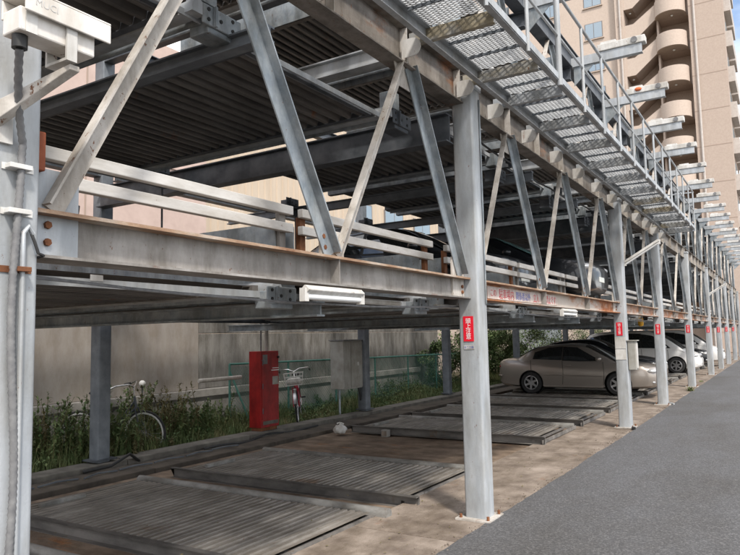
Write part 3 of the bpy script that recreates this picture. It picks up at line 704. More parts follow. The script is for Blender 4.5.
# ------------------------------------------------------------------ nearest column: camera housing, pipes, plate
t = thing('camera_housing', 'white weathered camera housing with sunshield bolted to the nearest column', 'camera', (-2.15, 1.36, 2.70))
MB().box(-.055, .05, -.15, .135, 0, .085).build('case', 'white_rusty', t, bevel=.006)
sh = MB(); sh.box(-.075, .075, -.145, .185, .135, .143).box(.066, .075, -.145, .185, .065, .135).box(-.075, -.066, -.145, .185, .065, .135); sh.build('sunshield', 'white_rusty', t, bevel=.003)
text('MUCI', .035, Matrix.Translation((.0755, -.07, .105)) @ YZ, 'ink_faint', t)
MB().box(.052, .062, .015, .055, -.04, .075).box(-.067, -.057, .015, .055, -.04, .075).box(-.067, .062, .015, .055, -.05, -.04).build('strap', 'white_paint', t)
MB().add([(-.22, -.115, -.20), (-.22, -.075, -.20), (.05, .035, -.055), (.05, .075, -.055), (-.22, -.115, -.28), (-.22, -.075, -.28), (.05, .035, -.075), (.05, .075, -.075)],
         [(0, 1, 3, 2), (4, 6, 7, 5), (0, 2, 6, 4), (1, 5, 7, 3), (2, 3, 7, 6), (0, 4, 5, 1)]).build('bracket', 'cream_steel', t, bevel=.003)
MB().box(-.215, -.2, -.16, -.02, -.32, -.17).build('mounting_plate', 'white_paint', t)
MB().cyl((0, -.12, 0), (0, -.12, -.045), .026, 10).build('cable_gland', 'plastic_black', t, 40)
MB().box(.051, .054, -.13, -.09, .0, .08).build('end_clip', 'white_plain', t)
cpnts = []
for i in range(60):
    s_ = i / 59; z = 2.655 - s_ * 2.63
    cpnts.append((-2.345 + .195 * max(0, 1 - s_ * 9) ** 1.5, 1.30 + (.06 if s_ > .1 else .6 * s_) + .012 * math.sin(s_ * 14) - .06 * max(0, 1 - s_ * 10), z))
rad = [.0125 if i % 2 else .015 for i in range(60)]
cb = []; rr = []
for i in range(59):
    a, b2 = Vector(cpnts[i]), Vector(cpnts[i + 1])
    for k in range(4): cb.append(a.lerp(b2, k / 4)); rr.append(.0155 if k % 2 else .0125)
o = MB().tube(cb, rr, 8).build('flexible_conduit', 'conduit_grey', None, 50); tag(o, 'grey ribbed flexible conduit running down the nearest column', 'conduit')
o = MB().tube([(-2.35, 1.425, 2.06), (-2.345, 1.405, 2.085), (-2.345, 1.385, 2.06)] + [(-2.345, 1.385, 2.06 - .1 * i) for i in range(1, 20)] + [(-2.345, 1.385, .01)], .0095, 8).build('cable_pipe', 'galv', None, 40); tag(o, 'slim white cable pipe with a curved top on the nearest column', 'pipe')
o = MB().tube([(-2.35, 1.42, 2.06), (-2.345, 1.43, 2.03), (-2.345, 1.445, 1.99), (-2.36, 1.475, 1.985), (-2.42, 1.49, 1.985)], .006, 6).build('black_cable', 'black_rubber', None, 40); tag(o, 'short dark cable bending round the nearest column', 'cable')
for k, (z, m, lb) in enumerate(((2.30, 'white_plain', 'upper white clip holding the grey conduit'), (2.135, 'white_plain', 'lower white clip holding the grey conduit'), (1.925, 'rust', 'rusty clip holding the slim white pipe'), (.62, 'galv', 'steel clip near the foot of the nearest column'))):
    t = thing('pipe_clip', lb, 'clip', (-2.367, 1.37, z), 0, 'pipe clips'); MB().box(0, .042, -.05 if k < 2 else -.012, .035 if k < 2 else .04, -.009, .009).build('band', m, t, bevel=.002); MB().box(0, .004, -.06, .06, -.012, .012).build('tab', m if k < 3 else 'galv', t)
o = MB().box(-2.56, -2.47, 1.475, 1.545, 2.34, 2.50).build('rust_brown_box', 'rust_plate', None, bevel=.006); tag(o, 'rust brown steel box bolted beside the nearest column', 'box')
o = MB().box(-2.845, -2.842, 2.02, 2.09, 1.955, 1.985).build('label_plate', 'white_plain'); tag(o, 'small white label plate on the edge of a raised pallet', 'label')
cbl = [(-2.62, 1.5, 2.25), (-2.9, 1.9, 2.20), (-3.2, 2.2, 2.22), (-3.4, 2.32, 2.30), (-3.45, 2.36, 2.40), (-3.5, 2.4, 2.46)]
o = MB().tube(cbl, .008, 6).build('loose_cable', 'black_rubber', None, 60); tag(o, 'loose black cable hanging behind the nearest truss', 'cable')
# ------------------------------------------------------------------ cars
def lerp_tab(xs, vs, x):
    if x <= xs[0]: return vs[0]
    for i in range(len(xs) - 1):
        if x <= xs[i + 1]:
            t = (x - xs[i]) / (xs[i + 1] - xs[i])
            m0 = (vs[i + 1] - vs[i - 1]) / (xs[i + 1] - xs[i - 1]) * (xs[i + 1] - xs[i]) if i > 0 else vs[i + 1] - vs[i]
            m1 = (vs[i + 2] - vs[i]) / (xs[i + 2] - xs[i]) * (xs[i + 1] - xs[i]) if i + 2 < len(xs) else vs[i + 1] - vs[i]
            t2, t3 = t * t, t * t * t
            return (2 * t3 - 3 * t2 + 1) * vs[i] + (t3 - 2 * t2 + t) * m0 + (-2 * t3 + 3 * t2) * vs[i + 1] + (t3 - t2) * m1
    return vs[-1]
SEDAN = dict(bx=[-2.04, -2.0, -1.88, -1.5, -1.0, -.3, .5, 1.0, 1.4, 1.75, 1.95, 2.03], top=[.68, .82, .885, .90, .885, .86, .84, .825, .79, .73, .67, .58],
             hw=[.55, .66, .73, .765, .775, .775, .775, .772, .76, .71, .63, .52], bot=[.34, .27, .21, .17, .16, .155, .155, .155, .165, .18, .21, .26],
             gx=[-1.52, -1.25, -.95, -.5, -.1, .25, .65, 1.14], gz=[.885, 1.07, 1.21, 1.265, 1.28, 1.25, 1.06, .80], gw=[.64, .585, .55, .54, .535, .53, .57, .66],
             wheels=(1.13, -1.09), wr=.285, belt=[(-1.5, .895), (.9, .835)],
             wins=[([(-.22, .885), (.2, .868), (.70, .875)], [(-.22, 1.205), (.12, 1.19), (.5, .985)]), ([(-1.02, .915), (-.6, .90), (-.28, .89)], [(-.98, 1.075), (-.62, 1.18), (-.28, 1.205)])],
             ws=(1.08, .30), rw=(-1.46, -.93), seams=(.78, -.25, -1.1), H=1.28, hl=(1.875, .53, .60), tl=(-1.95, .57, .70))
VAN = dict(bx=[-2.12, -2.08, -1.9, -1.4, -.6, .2, .9, 1.3, 1.6, 1.85, 2.02, 2.1], top=[.95, .99, 1.0, .99, .97, .95, .93, .90, .84, .76, .66, .52],
           hw=[.66, .73, .77, .785, .79, .79, .79, .785, .77, .73, .65, .55], bot=[.34, .25, .20, .17, .16, .16, .16, .16, .17, .18, .21, .26],
           gx=[-2.10, -2.0, -1.8, -1.2, -.3, .4, .9, 1.62], gz=[.97, 1.30, 1.50, 1.58, 1.60, 1.57, 1.36, .84], gw=[.74, .66, .62, .61, .61, .61, .64, .72],
           wheels=(1.30, -1.30), wr=.30, belt=[(-1.9, 1.0), (1.2, .92)],
           wins=[([(.12, .985), (.6, .97), (1.10, .975)], [(.12, 1.46), (.5, 1.40), (.86, 1.18)]), ([(-.92, .99), (-.4, .985), (.06, .985)], [(-.92, 1.48), (-.4, 1.49), (.06, 1.475)]), ([(-1.85, 1.02), (-1.4, 1.0), (-.98, .99)], [(-1.78, 1.36), (-1.4, 1.44), (-.98, 1.475)])],
           ws=(1.54, .50), rw=(-2.07, -1.86), seams=(1.02, .09, -.95), H=1.6, hl=(1.90, .56, .66), tl=(-2.04, .60, .95))
def apply_bool(me, cutters):
    o = bpy.data.objects.new('tmp', me); col.objects.link(o); cs = []
    for c in cutters:
        co = bpy.data.objects.new('cut', c); col.objects.link(co); cs.append(co)
        md = o.modifiers.new('b', 'BOOLEAN'); md.operation = 'DIFFERENCE'; md.object = co; md.solver = 'EXACT'
    dg = bpy.context.evaluated_depsgraph_get(); dg.update()
    r = bpy.data.meshes.new_from_object(o.evaluated_get(dg))
    bpy.data.objects.remove(o)
    for c in cs: bpy.data.objects.remove(c)
    return r
def make_car(name, label, P, paint, glass='car_glass', windshield=None, group=None):
    t = thing(name, label, 'car', (0, 0, 0), 0, group)
    T = lambda k, x: lerp_tab(P['bx'], P[k], x)
    G = lambda k, x: lerp_tab(P['gx'], P[k], x)
    x0, x1 = P['bx'][0], P['bx'][-1]
    N = 44; rows = []
    for i in range(N + 1):
        u = i / N; x = x0 + (x1 - x0) * (u + .10 * math.sin(2 * math.pi * u) * -1 * .5)
        zt, zb, hw = T('top', x), T('bot', x), T('hw', x)
        d = zt - zb
        half = [(0, zb), (hw * .55, zb), (hw - .13, zb), (hw - .035, zb + .05), (hw - .008, zb + .30 * d), (hw, zb + .55 * d), (hw - .012, zb + .72 * d), (hw - .03, zb + .86 * d), (hw - .075, zb + .965 * d), (hw * .7, zt + .012), (hw * .35, zt + .022), (0, zt + .025)]
        ring = [(y, z) for y, z in half] + [(-y, z) for y, z in half[-2:0:-1]]
        rows.append([(x, y, z) for y, z in ring])
    m = len(rows[0]); b = MB(); vs = [p for r in rows for p in r]
    fs = [(i * m + k, (i + 1) * m + k, (i + 1) * m + (k + 1) % m, i * m + (k + 1) % m) for i in range(N) for k in range(m)] + [tuple(range(m)), tuple(range(N * m + m - 1, N * m - 1, -1))]
    b.add(vs, fs); me = b.mesh('body')
    cut = []
    wr = P['wr']; HW = max(P['hw'])
    for wx in P['wheels']:
        for s in (-1, 1):
            c = MB().cyl((wx, s * (HW - .24), wr), (wx, s * (HW + .3), wr), wr + .045, 28); cut.append(c.mesh('c'))
    me = apply_bool(me, cut); me.name = 'body'; me.materials.clear(); me.materials.append(MATS[paint])
    for p in me.polygons: p.use_smooth = True; p.material_index = 0
    me.set_sharp_from_angle(angle=R(38)); link('body', me, t)
    for wx in P['wheels']:      # dark wheel housings
        for s in (-1, 1): MB().lathe([(.02, 0), (wr + .043, 0), (wr + .043, .2)] if s > 0 else [(.02, 0), (wr + .043, 0), (wr + .043, -.2)], (wx, s * (HW - .235), wr), 'y', 20).build('wheel_housing', 'plastic_black', t)
    # greenhouse
    def belt(x):
        (xa, za), (xb, zb) = P['belt']; return za + (zb - za) * (x - xa) / (xb - xa)
    rows = []; g0, g1 = P['gx'][0], P['gx'][-1]; NG = 30
    def gsec(x):
        zr, wt = G('gz', x), G('gw', x); hb = T('hw', x) - .055; zb = min(belt(x), T('top', x)) - .05
        return zr, wt, hb, zb
    for i in range(NG + 1):
        x = g0 + (g1 - g0) * i / NG; zr, wt, hb, zb = gsec(x); ze = max(zb + .005, zr - .055)
        hbx = hb if zr > zb + .1 else wt
        half = [(hb, zb), ((hb * .5 + wt * .5) + .012, (zb + ze) / 2), (wt, ze), (wt - .035, zr - .018), (wt - .11, zr), (wt * .45, zr + .016), (0, zr + .02)]
        ring = half + [(-y, z) for y, z in half[-2::-1]]
        rows.append([(x, y, z) for y, z in ring])
    b = MB(); b.grid(rows); b.build('roof', paint, t, 40)
    def side(x, z, off):
        zr, wt, hb, zb = gsec(x); ze = max(zb + .005, zr - .055); f = max(0, min(1, (z - zb) / (ze - zb)))
        mid = hb * .5 + wt * .5 + .012
        y = hb + (mid - hb) * f * 2 if f < .5 else mid + (wt - mid) * (f - .5) * 2
        return y + off
    def pl(pts, s):
        n = len(pts) - 1; i = min(int(s * n), n - 1); f = s * n - i; return (pts[i][0] * (1 - f) + pts[i + 1][0] * f, pts[i][1] * (1 - f) + pts[i + 1][1] * f)
    for s in (-1, 1):
        for lo, hi in P['wins']:
            for nm, off, mm, gr in (('window_trim', .004, 'plastic_black', .022), ('window', .008, glass, 0)):
                rows = []
                for i in range(9):
                    a, c = pl(lo, i / 8), pl(hi, i / 8); row = []
                    for j in range(6):
                        x = a[0] + (c[0] - a[0]) * j / 5; z = a[1] + (c[1] - a[1]) * j / 5
                        cx = (lo[0][0] + lo[-1][0]) / 2; cz = (lo[0][1] + hi[0][1]) / 2
                        x += gr * (1 if x > cx else -1) * abs(x - cx) / .35; z += gr * (z - cz) / .17
                        row.append((x, s * side(x, z, off), z))
                    rows.append(row)
                if s > 0: rows = rows[::-1]
                MB().grid(rows).build(nm, mm, t, 50)
    def screen(xa, xb, nm, mm):
        rows = []
        for i in range(9):
            x = xa + (xb - xa) * i / 8; zr, wt, hb, zb = gsec(x); row = []
            for j in range(9):
                u = -1 + 2 * j / 8; y = u * (wt - .07); zz = zr + .02 - .02 * (abs(u) ** 2) * 1.0
                ww = wt
                row.append((x + (.012 if xa > 0 else -.012), y, zz + .010))
            rows.append(row)
        MB().grid(rows).build(nm, mm, t, 60)
    screen(P['ws'][0], P['ws'][1], 'windscreen', windshield or glass); screen(P['rw'][0], P['rw'][1], 'rear_window', glass)
    # wheels
    for wx in P['wheels']:
        for s in (-1, 1):
            yc = s * (HW - .105)
            w = MB().lathe([(wr * .62, -.085), (wr * .93, -.088), (wr, -.06), (wr, .06), (wr * .93, .088), (wr * .62, .085), (wr * .62, -.085)], (wx, yc, wr), 'y', 28).build('wheel', 'tyre', t, 40)
            MB().lathe([(wr * .63, -.07), (wr * .63, .07)], (wx, yc, wr), 'y', 24).build('rim_barrel', 'plastic_black', w, 40)
            r = MB(); r.lathe([(wr * .66, s * .088), (wr * .60, s * .092), (wr * .56, s * .075)], (wx, yc, wr), 'y', 24)
            for k in range(6):
                a = 2 * math.pi * k / 6 + .3; d = V(math.cos(a), 0, math.sin(a)); n_ = V(-math.sin(a), 0, math.cos(a)); c = V(wx, yc + s * .078, wr)
                p = [c + n_ * .034, c - n_ * .034, c + d * wr * .6 - n_ * .022 + n_ * .02, c + d * wr * .6 + n_ * .022 + n_ * .02]
                q = [v + V(0, -s * .02, 0) for v in p]; r.add(p + q, [(0, 1, 2, 3), (7, 6, 5, 4), (0, 4, 5, 1), (2, 6, 7, 3), (1, 5, 6, 2), (3, 7, 4, 0)])
            r.cyl((wx, yc + s * .06, wr), (wx, yc + s * .092, wr), .05, 14); r.build('rim', 'rim', w)
    # lamps, grille, plates, handles, mirrors, seams
    hx, hy, hz = P['hl']; tx, ty, tz = P['tl']
    for s in (-1, 1):
        MB().ell((hx, s * hy, hz), .15, .155, .07, 16, 9).build('headlight', 'lamp_clear', t, 60)
        MB().ell((hx + .06, s * (hy + .05), .33), .05, .06, .035).build('fog_lamp', 'lamp_clear', t, 60)
        MB().ell((tx + .02, s * ty, tz), .09, .12, .085, 14, 8).build('tail_light', 'lamp_red', t, 60)
        mxx = P['seams'][0] - .08; MB().ell((mxx, s * (T('hw', mxx) + .06), belt(mxx) + .07), .075, .085, .055, 14, 8).build('mirror', paint, t, 60)
        for sx in P['seams']:
            pts = []
            for i in range(9):
                z = P['bot'][5] + .10 + (belt(sx) - P['bot'][5] - .11) * i / 8
                zt, zb, hw = T('top', sx), T('bot', sx), T('hw', sx); f = (z - zb) / (zt - zb)
                y = lerp_tab([.07, .3, .55, .72, .86, .965], [hw - .035, hw - .008, hw, hw - .012, hw - .03, hw - .075], f); pts.append((sx + (.03 * math.sin(i / 8 * 3.14)), s * (y + .0005), z))
            MB().tube(pts, .0065, 5).build('door_seam', 'plastic_black', t)
        for sx in P['seams'][1:]:
            xx = sx + .16; zz = belt(xx) - .11; MB().box(xx - .075, xx + .075, s * (T('hw', xx) - .02) - .012, s * (T('hw', xx) - .02) + .02 * 1, zz - .014, zz + .014).build('door_handle', paint, t, bevel=.006)
        pts = [(x, s * (T('hw', x) + .004), T('bot', x) + .56 * (T('top', x) - T('bot', x)) - .06) for x in [P['wheels'][1] + .36 + (P['wheels'][0] - P['wheels'][1] - .72) * i / 10 for i in range(11)]]
        MB().tube(pts, .011, 6).build('side_moulding', paint, t, 60)
        pts = [(x, s * (T('hw', x) - .03), T('bot', x) + .045) for x in [P['wheels'][1] + .36 + (P['wheels'][0] - P['wheels'][1] - .72) * i / 10 for i in range(11)]]
        MB().tube(pts, .025, 6).build('sill', paint, t, 60)
    xf = P['bx'][-1]
    MB().box(xf - .12, xf - .01, -.30, .30, P['hl'][2] - .10, P['hl'][2] - .01).build('grille', 'chrome', t, bevel=.02)
    MB().box(xf - .12, xf - .004, -.26, .26, P['hl'][2] - .085, P['hl'][2] - .025).build('grille_mesh', 'plastic_black', t, bevel=.01)
    MB().box(xf - .05, xf + .012, -.17, .17, .37, .455).build('number_plate', 'plate_white', t, bevel=.004)
    MB().box(xf - .2, xf - .035, -.36, .36, .25, .33).build('air_intake', 'plastic_black', t, bevel=.02)
    xr = P['bx'][0]; MB().box(xr - .012, xr + .04, -.17, .17, .55, .63).build('number_plate', 'plate_white', t, bevel=.004)
    MB().tube([(x, y, .47 if P is SEDAN else .5) for x, y in [(xr + .14, .755), (xr + .05, .70), (xr + .0, .5), (xr - .008, 0), (xr + .0, -.5), (xr + .05, -.70), (xr + .14, -.755)]], .022, 8).build('bumper_strip', paint, t, 60)
    return t
sed = make_car('parked_car', 'bronze four-door sedan parked on the ground pallet', SEDAN, 'car_bronze'); sed.location = (-4.78, 18.28, .085)
van = make_car('parked_car', 'white minivan parked nose to the lane beyond the bronze sedan', VAN, 'car_white'); van.location = (-4.85, 28.0, .085)
v2 = copy_tree(van); v2.location = (-4.6, 35.2, .085); tag(v2, 'farther white minivan parked well past the first white minivan', 'car')
dk = make_car('parked_car', 'dark car with a teal reflection coloured into its windscreen on the lower raised level', SEDAN, 'car_dark', 'car_glass', 'teal_reflection_glass'); dk.location = (-4.6, 11.5, 2.12)
d2 = copy_tree(dk); d2.location = (-4.9, 32.4, .085); tag(d2, 'dark car between the two white minivans', 'car')
d4 = copy_tree(dk); d4.location = (-5.0, 20.55, .11); d4.scale = (1, 1, 1.05); tag(d4, 'dark car tucked close behind the bronze sedan', 'car')
d3 = copy_tree(dk); d3.location = (-5.1, 9.1, 2.02); tag(d3, 'dark car on the lower raised level above the bare rusty floor', 'car')

for c_ in (d2, d3, d4):
    for ch in c_.children:
        if ch.name.startswith('windscreen'): ch.data = ch.data.copy(); ch.data.materials[0] = MATS['car_glass']

# ------------------------------------------------------------------ yard objects
t = thing('red_cabinet', 'tall red steel cabinet standing at the rear kerb', 'cabinet', (-7.8, 9.0, .1))
MB().box(-.13, .14, -.235, .235, .06, 1.36).build('case', 'red_paint', t, bevel=.008)
MB().box(.141, .152, -.22, .22, .10, 1.33).build('door', 'red_paint', t, bevel=.004); MB().box(-.10, .11, -.21, .21, 0, .06).build('plinth', 'rust', t)
MB().box(.153, .158, .02, .22, 1.02, 1.035).box(.153, .158, .05, .22, 1.06, 1.07).build('lettering_lines', 'sign_white', t); MB().box(.152, .165, -.20, -.09, 1.14, 1.30).build('meter_window', 'conduit_grey', t)
for zz in (.30, .72, 1.12): MB().box(.152, .172, -.232, -.212, zz, zz + .09).build('hinge', 'dark_steel', t)
MB().box(.1525, .155, .05, .20, .78, .92).build('sticker', 'cabinet_grey', t); MB().box(.1525, .153, -.2, .2, .11, .17).build('mud_stain', 'kerb_concrete', t)
MB().cyl((.152, .2, 1.25), (.18, .2, 1.25), .02, 10).build('lock', 'plastic_black', t); MB().box(.152, .17, -.235, -.23, .2, 1.2).build('door_edge', 'red_paint', t)
o = MB().cyl((-7.8, 8.93, 1.46), (-7.8, 8.93, 2.05), .014, 8).build('riser_pipe', 'conduit_grey', None, 40); tag(o, 'thin grey riser pipe above the red cabinet', 'pipe')
o = MB().cyl((-7.8, 9.08, 1.46), (-7.8, 9.08, 2.05), .032, 10).build('riser_pipe', 'cabinet_grey', None, 40); tag(o, 'thicker pale riser pipe above the red cabinet', 'pipe')
t = thing('electric_cabinet', 'large grey electric cabinet on thin legs beside a rear column', 'cabinet', (-7.95, 11.9, .05))
MB().box(-.18, .16, -.42, .46, .55, 1.55).build('case', 'cabinet_grey', t, bevel=.01); MB().box(.161, .172, -.16, .445, .57, 1.53).build('door', 'cabinet_grey', t, bevel=.004); MB().box(.161, .172, -.405, -.175, .57, 1.53).build('door', 'cabinet_grey', t, bevel=.004)
MB().box(-.2, .19, -.44, .48, 1.55, 1.575).build('rain_hood', 'conduit_grey', t)
for yy in (-.36, .38): MB().cyl((0, yy, 0), (0, yy, .55), .022, 8).build('leg', 'galv_blue', t)
MB().cyl((.172, .1, 1.06), (.18, .1, 1.06), .04, 14).build('emblem', 'ink_faint', t)
MB().tube([(.1, .2, .55), (.14, .22, .4), (.1, .3, .25), (.16, .35, .12)], .018, 6).tube([(.1, .42, .55), (.12, .45, .3), (.2, .4, .1)], .014, 6).build('cables', 'black_rubber', t, 60)
# green fence
gf = thing('green_fence', 'green chain-link fence with tubular posts in front of the concrete wall', 'fence', (-8.75, 9, 0))
fy0, fy1 = .15, 10.4
for k in range(7):
    yy = fy0 + (fy1 - fy0) * k / 6; MB().cyl((0, yy, 0), (0, yy, 1.22 - .02 * k), .022, 8).build('post', 'green_paint', gf, 40)
    if k == 0: MB().cyl((0, yy, 1.1), (.35, yy + .25, .0), .018, 8).build('stay', 'green_paint', gf, 40)
MB().cyl((0, fy0, 1.22), (0, fy1, 1.10), .02, 8).build('top_rail', 'green_paint', gf, 40)
b = MB(); hh = 1.12; y = fy0 - hh
while y < fy1:
    for sg in (1, -1):
        ya, za, yb, zb = (y, .05, y + hh, hh + .05) if sg > 0 else (y + hh, .05, y, hh + .05)
        if ya < fy0: f = (fy0 - ya) / (yb - ya); ya, za = fy0, za + (zb - za) * f
        if yb < fy0: f = (fy0 - yb) / (ya - yb); yb, zb = fy0, zb + (za - zb) * f
        if ya > fy1: f = (ya - fy1) / (ya - yb); ya, za = fy1, za + (zb - za) * f
        if yb > fy1: f = (yb - fy1) / (yb - ya); yb, zb = fy1, zb + (za - zb) * f
        b.cyl((.004 * sg, ya, za), (.004 * sg, yb, zb), .0036, 3)
    y += .07
b.build('wire_mesh', 'green_paint', gf)
o = MB().cyl((-8.3, 7.95, 1.0), (-8.1, 8.75, 1.02), .035, 10).build('pale_pipe', 'cream_steel', None, 40); tag(o, 'pale horizontal pipe between the weeds and the red cabinet', 'pipe')
t = thing('globe_lamp', 'small white globe on a stalk above the tangled weeds', 'lamp', (-9.2, 7.55, .05))
MB().ell((0, 0, .92), .055, .055, .055, 14, 9).build('globe', 'white_plain', t, 60); MB().cyl((0, 0, 0), (0, 0, .87), .012, 6).build('stalk', 'dark_steel', t); MB().cyl((0, 0, .85), (0, 0, .885), .03, 8).build('collar', 'plastic_black', t)
t = thing('plastic_bag', 'knotted white plastic bag lying at the end of the rusty floor', 'bag', (-6.72, 9.75, 0))
b = MB(); b.ell((0, 0, .07), .10, .14, .085, 16, 10); b.v = [(x + .016 * math.sin(y * 60 + z * 40), y + .014 * math.sin(x * 70 + z * 50), max(.004, z + .012 * math.sin(x * 55 + y * 47))) for x, y, z in b.v]; b.build('bag', 'white_plain', t, 60)
MB().tube([(0, -.02, .13), (.02, .0, .19), (.05, .04, .16)], [.02, .012, .016], 6).tube([(0, .02, .13), (-.02, .02, .19), (-.05, -.02, .17)], [.02, .012, .016], 6).build('knot', 'white_plain', t, 60)
t = thing('support_block', 'small pale block supporting the pallet beam behind the rusty floor', 'block', (-5.9, 9.93, -.03)); MB().box(-.06, .06, -.06, .045, 0, .12).build('block', 'concrete', t, bevel=.008); MB().box(-.045, .045, -.063, -.06, .02, .1).build('face', 'concrete_apron', t)
o = MB().tube([(-7.55, 5.3, .06), (-7.4, 5.6, .10), (-7.42, 5.9, .2), (-7.5, 6.05, .12), (-7.6, 6.2, .05)], .02, 8).build('bent_hose', 'plastic_black', None, 60); tag(o, 'bent dark hose lying at the foot of the rear column', 'hose')
o = MB().tube([(-7.5 + .08 * math.sin(i * .7), 7.3 + .25 * i, .05 + .02 * math.sin(i * 1.3)) for i in range(12)], .016, 6).build('lying_cable', 'black_rubber', None, 60); tag(o, 'dark cable lying along the rear kerb before the red cabinet', 'cable')
b = MB(); ry = random.Random(11)
for i in range(7): 
    y = 4 + i * .55; b.tube([(-7.3 + ry.uniform(-.08, .08), y, .05), (-7.32, y + .25, .06), (-7.28, y + .5, .05)], .012, 5)
b.build('wire_run', 'dark_steel', None, 60); tag(bpy.data.objects['wire_run'], 'thin dark wires along the ledge behind the nearest pallets', 'wire')

# bicycles
def bicycle(label, frame_m, loc, rot, basket=True, rim='rim'):
    t = thing('bicycle', label, 'bicycle', loc); t.rotation_euler = rot
    r = .29
    for x in (0, .92):
        w = MB().tube([(x + r * math.cos(a), 0, r + r * math.sin(a)) for a in [2 * math.pi * i / 28 for i in range(28)]], .017, 7, True).build('tyre', 'tyre', t, 60)
        MB().tube([(x + (r - .024) * math.cos(a), 0, r + (r - .024) * math.sin(a)) for a in [2 * math.pi * i / 28 for i in range(28)]], .011 if basket else .016, 6, True).build('rim', rim, w, 60)
        b = MB()
        for k in range(20):
            a = 2 * math.pi * k / 20; b.cyl((x, .02 if k % 2 else -.02, r), (x + (r - .03) * math.cos(a), 0, r + (r - .03) * math.sin(a)), .0014, 3)
        b.cyl((x, -.04, r), (x, .04, r), .018, 8); b.build('spokes', 'rim', w)
        if basket: MB().grid([[(x + (r + .03) * math.cos(a), y, r + (r + .03) * math.sin(a) - abs(y) * .25) for y in (-.025, 0, .025)] for a in [R(15 + 150 * i / 12) for i in range(13)]]).build('mudguard', 'rim', t, 60)
    f = MB(); f.cyl((.80, 0, .72), (.42, 0, .27), .016, 8).cyl((.80, 0, .62), (.42, 0, .27), .016, 8).cyl((.42, 0, .27), (.30, 0, .72), .014, 8)
    for s in (-1, 1): f.cyl((.42, s * .02, .27), (0, s * .045, r), .009, 6).cyl((.32, s * .02, .62), (0, s * .045, r), .008, 6)
    f.build('frame', frame_m, t, 60)
    fk = MB(); fk.cyl((.79, 0, .78), (.815, 0, .62), .018, 8)
    for s in (-1, 1): fk.tube([(.815, s * .045, .63), (.86, s * .05, .45), (.92, s * .05, r)], .010, 6)
    fk.build('fork', frame_m, t, 60)
    MB().tube([(.60, -.27, .92), (.68, -.26, .95), (.77, -.1, .95), (.785, 0, .90), (.77, .1, .95), (.68, .26, .95), (.60, .27, .92)], .011, 7).cyl((.79, 0, .77), (.785, 0, .92), .011, 8).build('handlebar', 'chrome', t, 60)
    for s_ in (-1, 1): MB().cyl((.60, s_ * .27, .92), (.50, s_ * .275, .90), .016, 8).build('grip', 'plastic_black', t, 60)
    MB().ell((.26, 0, .83), .12, .075, .035, 12, 8).cyl((.29, 0, .72), (.28, 0, .81), .012, 8).build('saddle', 'plastic_black', t, 60)
    MB().lathe([(.06, .03), (.07, .035), (.06, .04)], (.42, 0, .27), 'y', 16).cyl((.42, -.06, .27), (.42, -.06, .13), .009, 6).cyl((.42, .06, .27), (.42, .06, .41), .009, 6).build('crank', 'rim', t, 60)
    MB().box(.38, .46, -.15, -.07, .115, .14).box(.38, .46, .07, .15, .40, .425).build('pedals', 'plastic_black', t)
    MB().cyl((.0, .06, .2), (-.06, .12, .01), .008, 6).cyl((.0, -.06, .2), (-.06, -.12, .01), .008, 6).build('kick_stand', 'rim', t)
    if basket:
        b = MB()
        for z, s in ((.68, .8), (.75, .87), (.82, .94), (.89, 1.0)):
            b.tube([(.98 + sx * .13 * s, sy * .17 * s, z) for sx, sy in ((-1, -1), (1, -1), (1, 1), (-1, 1))], .005, 5, True)
        for k in range(7):
            u = -1 + k / 3
            for sy in (-1, 1): b.cyl((.98 + u * .13 * .8, sy * .17 * .8, .68), (.98 + u * .13, sy * .17, .89), .003, 4)
            for sx in (-1, 1): b.cyl((.98 + sx * .13 * .8, u * .17 * .8, .68), (.98 + sx * .13, u * .17, .89), .003, 4)
            b.cyl((.98 + u * .104, -.136, .68), (.98 + u * .104, .136, .68), .003, 4)
        bk = b.build('basket', 'white_plain', t); MB().box(.88, 1.08, -.12, .12, .70, .80).build('bag_in_basket', 'white_paint', bk, bevel=.03)
        MB().ell((1.02, 0, .60), .045, .03, .03).build('head_lamp', 'chrome', t, 60)
    return t
bk2 = bicycle('red bicycle with a white front basket parked beside the red cabinet', 'bike_red', (-8.55, 11.0, .06), (R(5), 0, R(-55))); bk2.scale = (1.08, 1.08, 1.08)
bk = bicycle('abandoned bicycle sunk in the weeds with one pale wheel showing', 'dark_steel', (-9.25, 6.46, -.03), (R(4), 0, R(23)), False, 'bike_rim'); bk.scale = (1.13, 1.13, 1.13)

# ------------------------------------------------------------------ vegetation
rv = random.Random(21)
def leafq(b, p, d, up, l, w):
    d = d.normalized(); s = d.cross(up)
    if s.length < .01: s = d.orthogonal()
    s.normalize(); n = s.cross(d)
    b.add([p, p + d * l * .45 + s * w + n * w * .3, p + d * l, p + d * l * .45 - s * w + n * w * .3], [(0, 1, 2), (0, 2, 3)])
def rdir(): 
    while 1:
        v = V(rv.uniform(-1, 1), rv.uniform(-1, 1), rv.uniform(-1, 1))
        if .05 < v.length < 1: return v.normalized()
gr = MB()
for i in range(30000):
    y = 3 + rv.random() ** 1.15 * 24; x = -9.4 + 1.5 * rv.random()
    tall = .14 + .26 * max(0, math.sin(y * 2.1 + x * 3) * .5 + .5) * rv.random() + (.30 * rv.random() ** 2 if y < 9.3 else 0)
    if x > -8.2: tall *= .55
    a = rv.uniform(0, 6.28); d = V(math.cos(a), math.sin(a), 0); w = V(-d.y, d.x, 0) * rv.uniform(.004, .009); p = V(x, y, .05); l = rv.uniform(.1, .5) * tall
    gr.add([p - w, p + w, p + d * l * .4 + V(0, 0, tall * .6) + w * .7, p + d * l * .4 + V(0, 0, tall * .6) - w * .7, p + d * l * 1.3 + V(0, 0, tall)], [(0, 1, 2, 3), (3, 2, 4)])
o = gr.build('grass', 'grass'); o['kind'] = 'stuff'; tag(o, 'overgrown grass strip between the rear kerb and the wall', 'grass')
lc = MB()
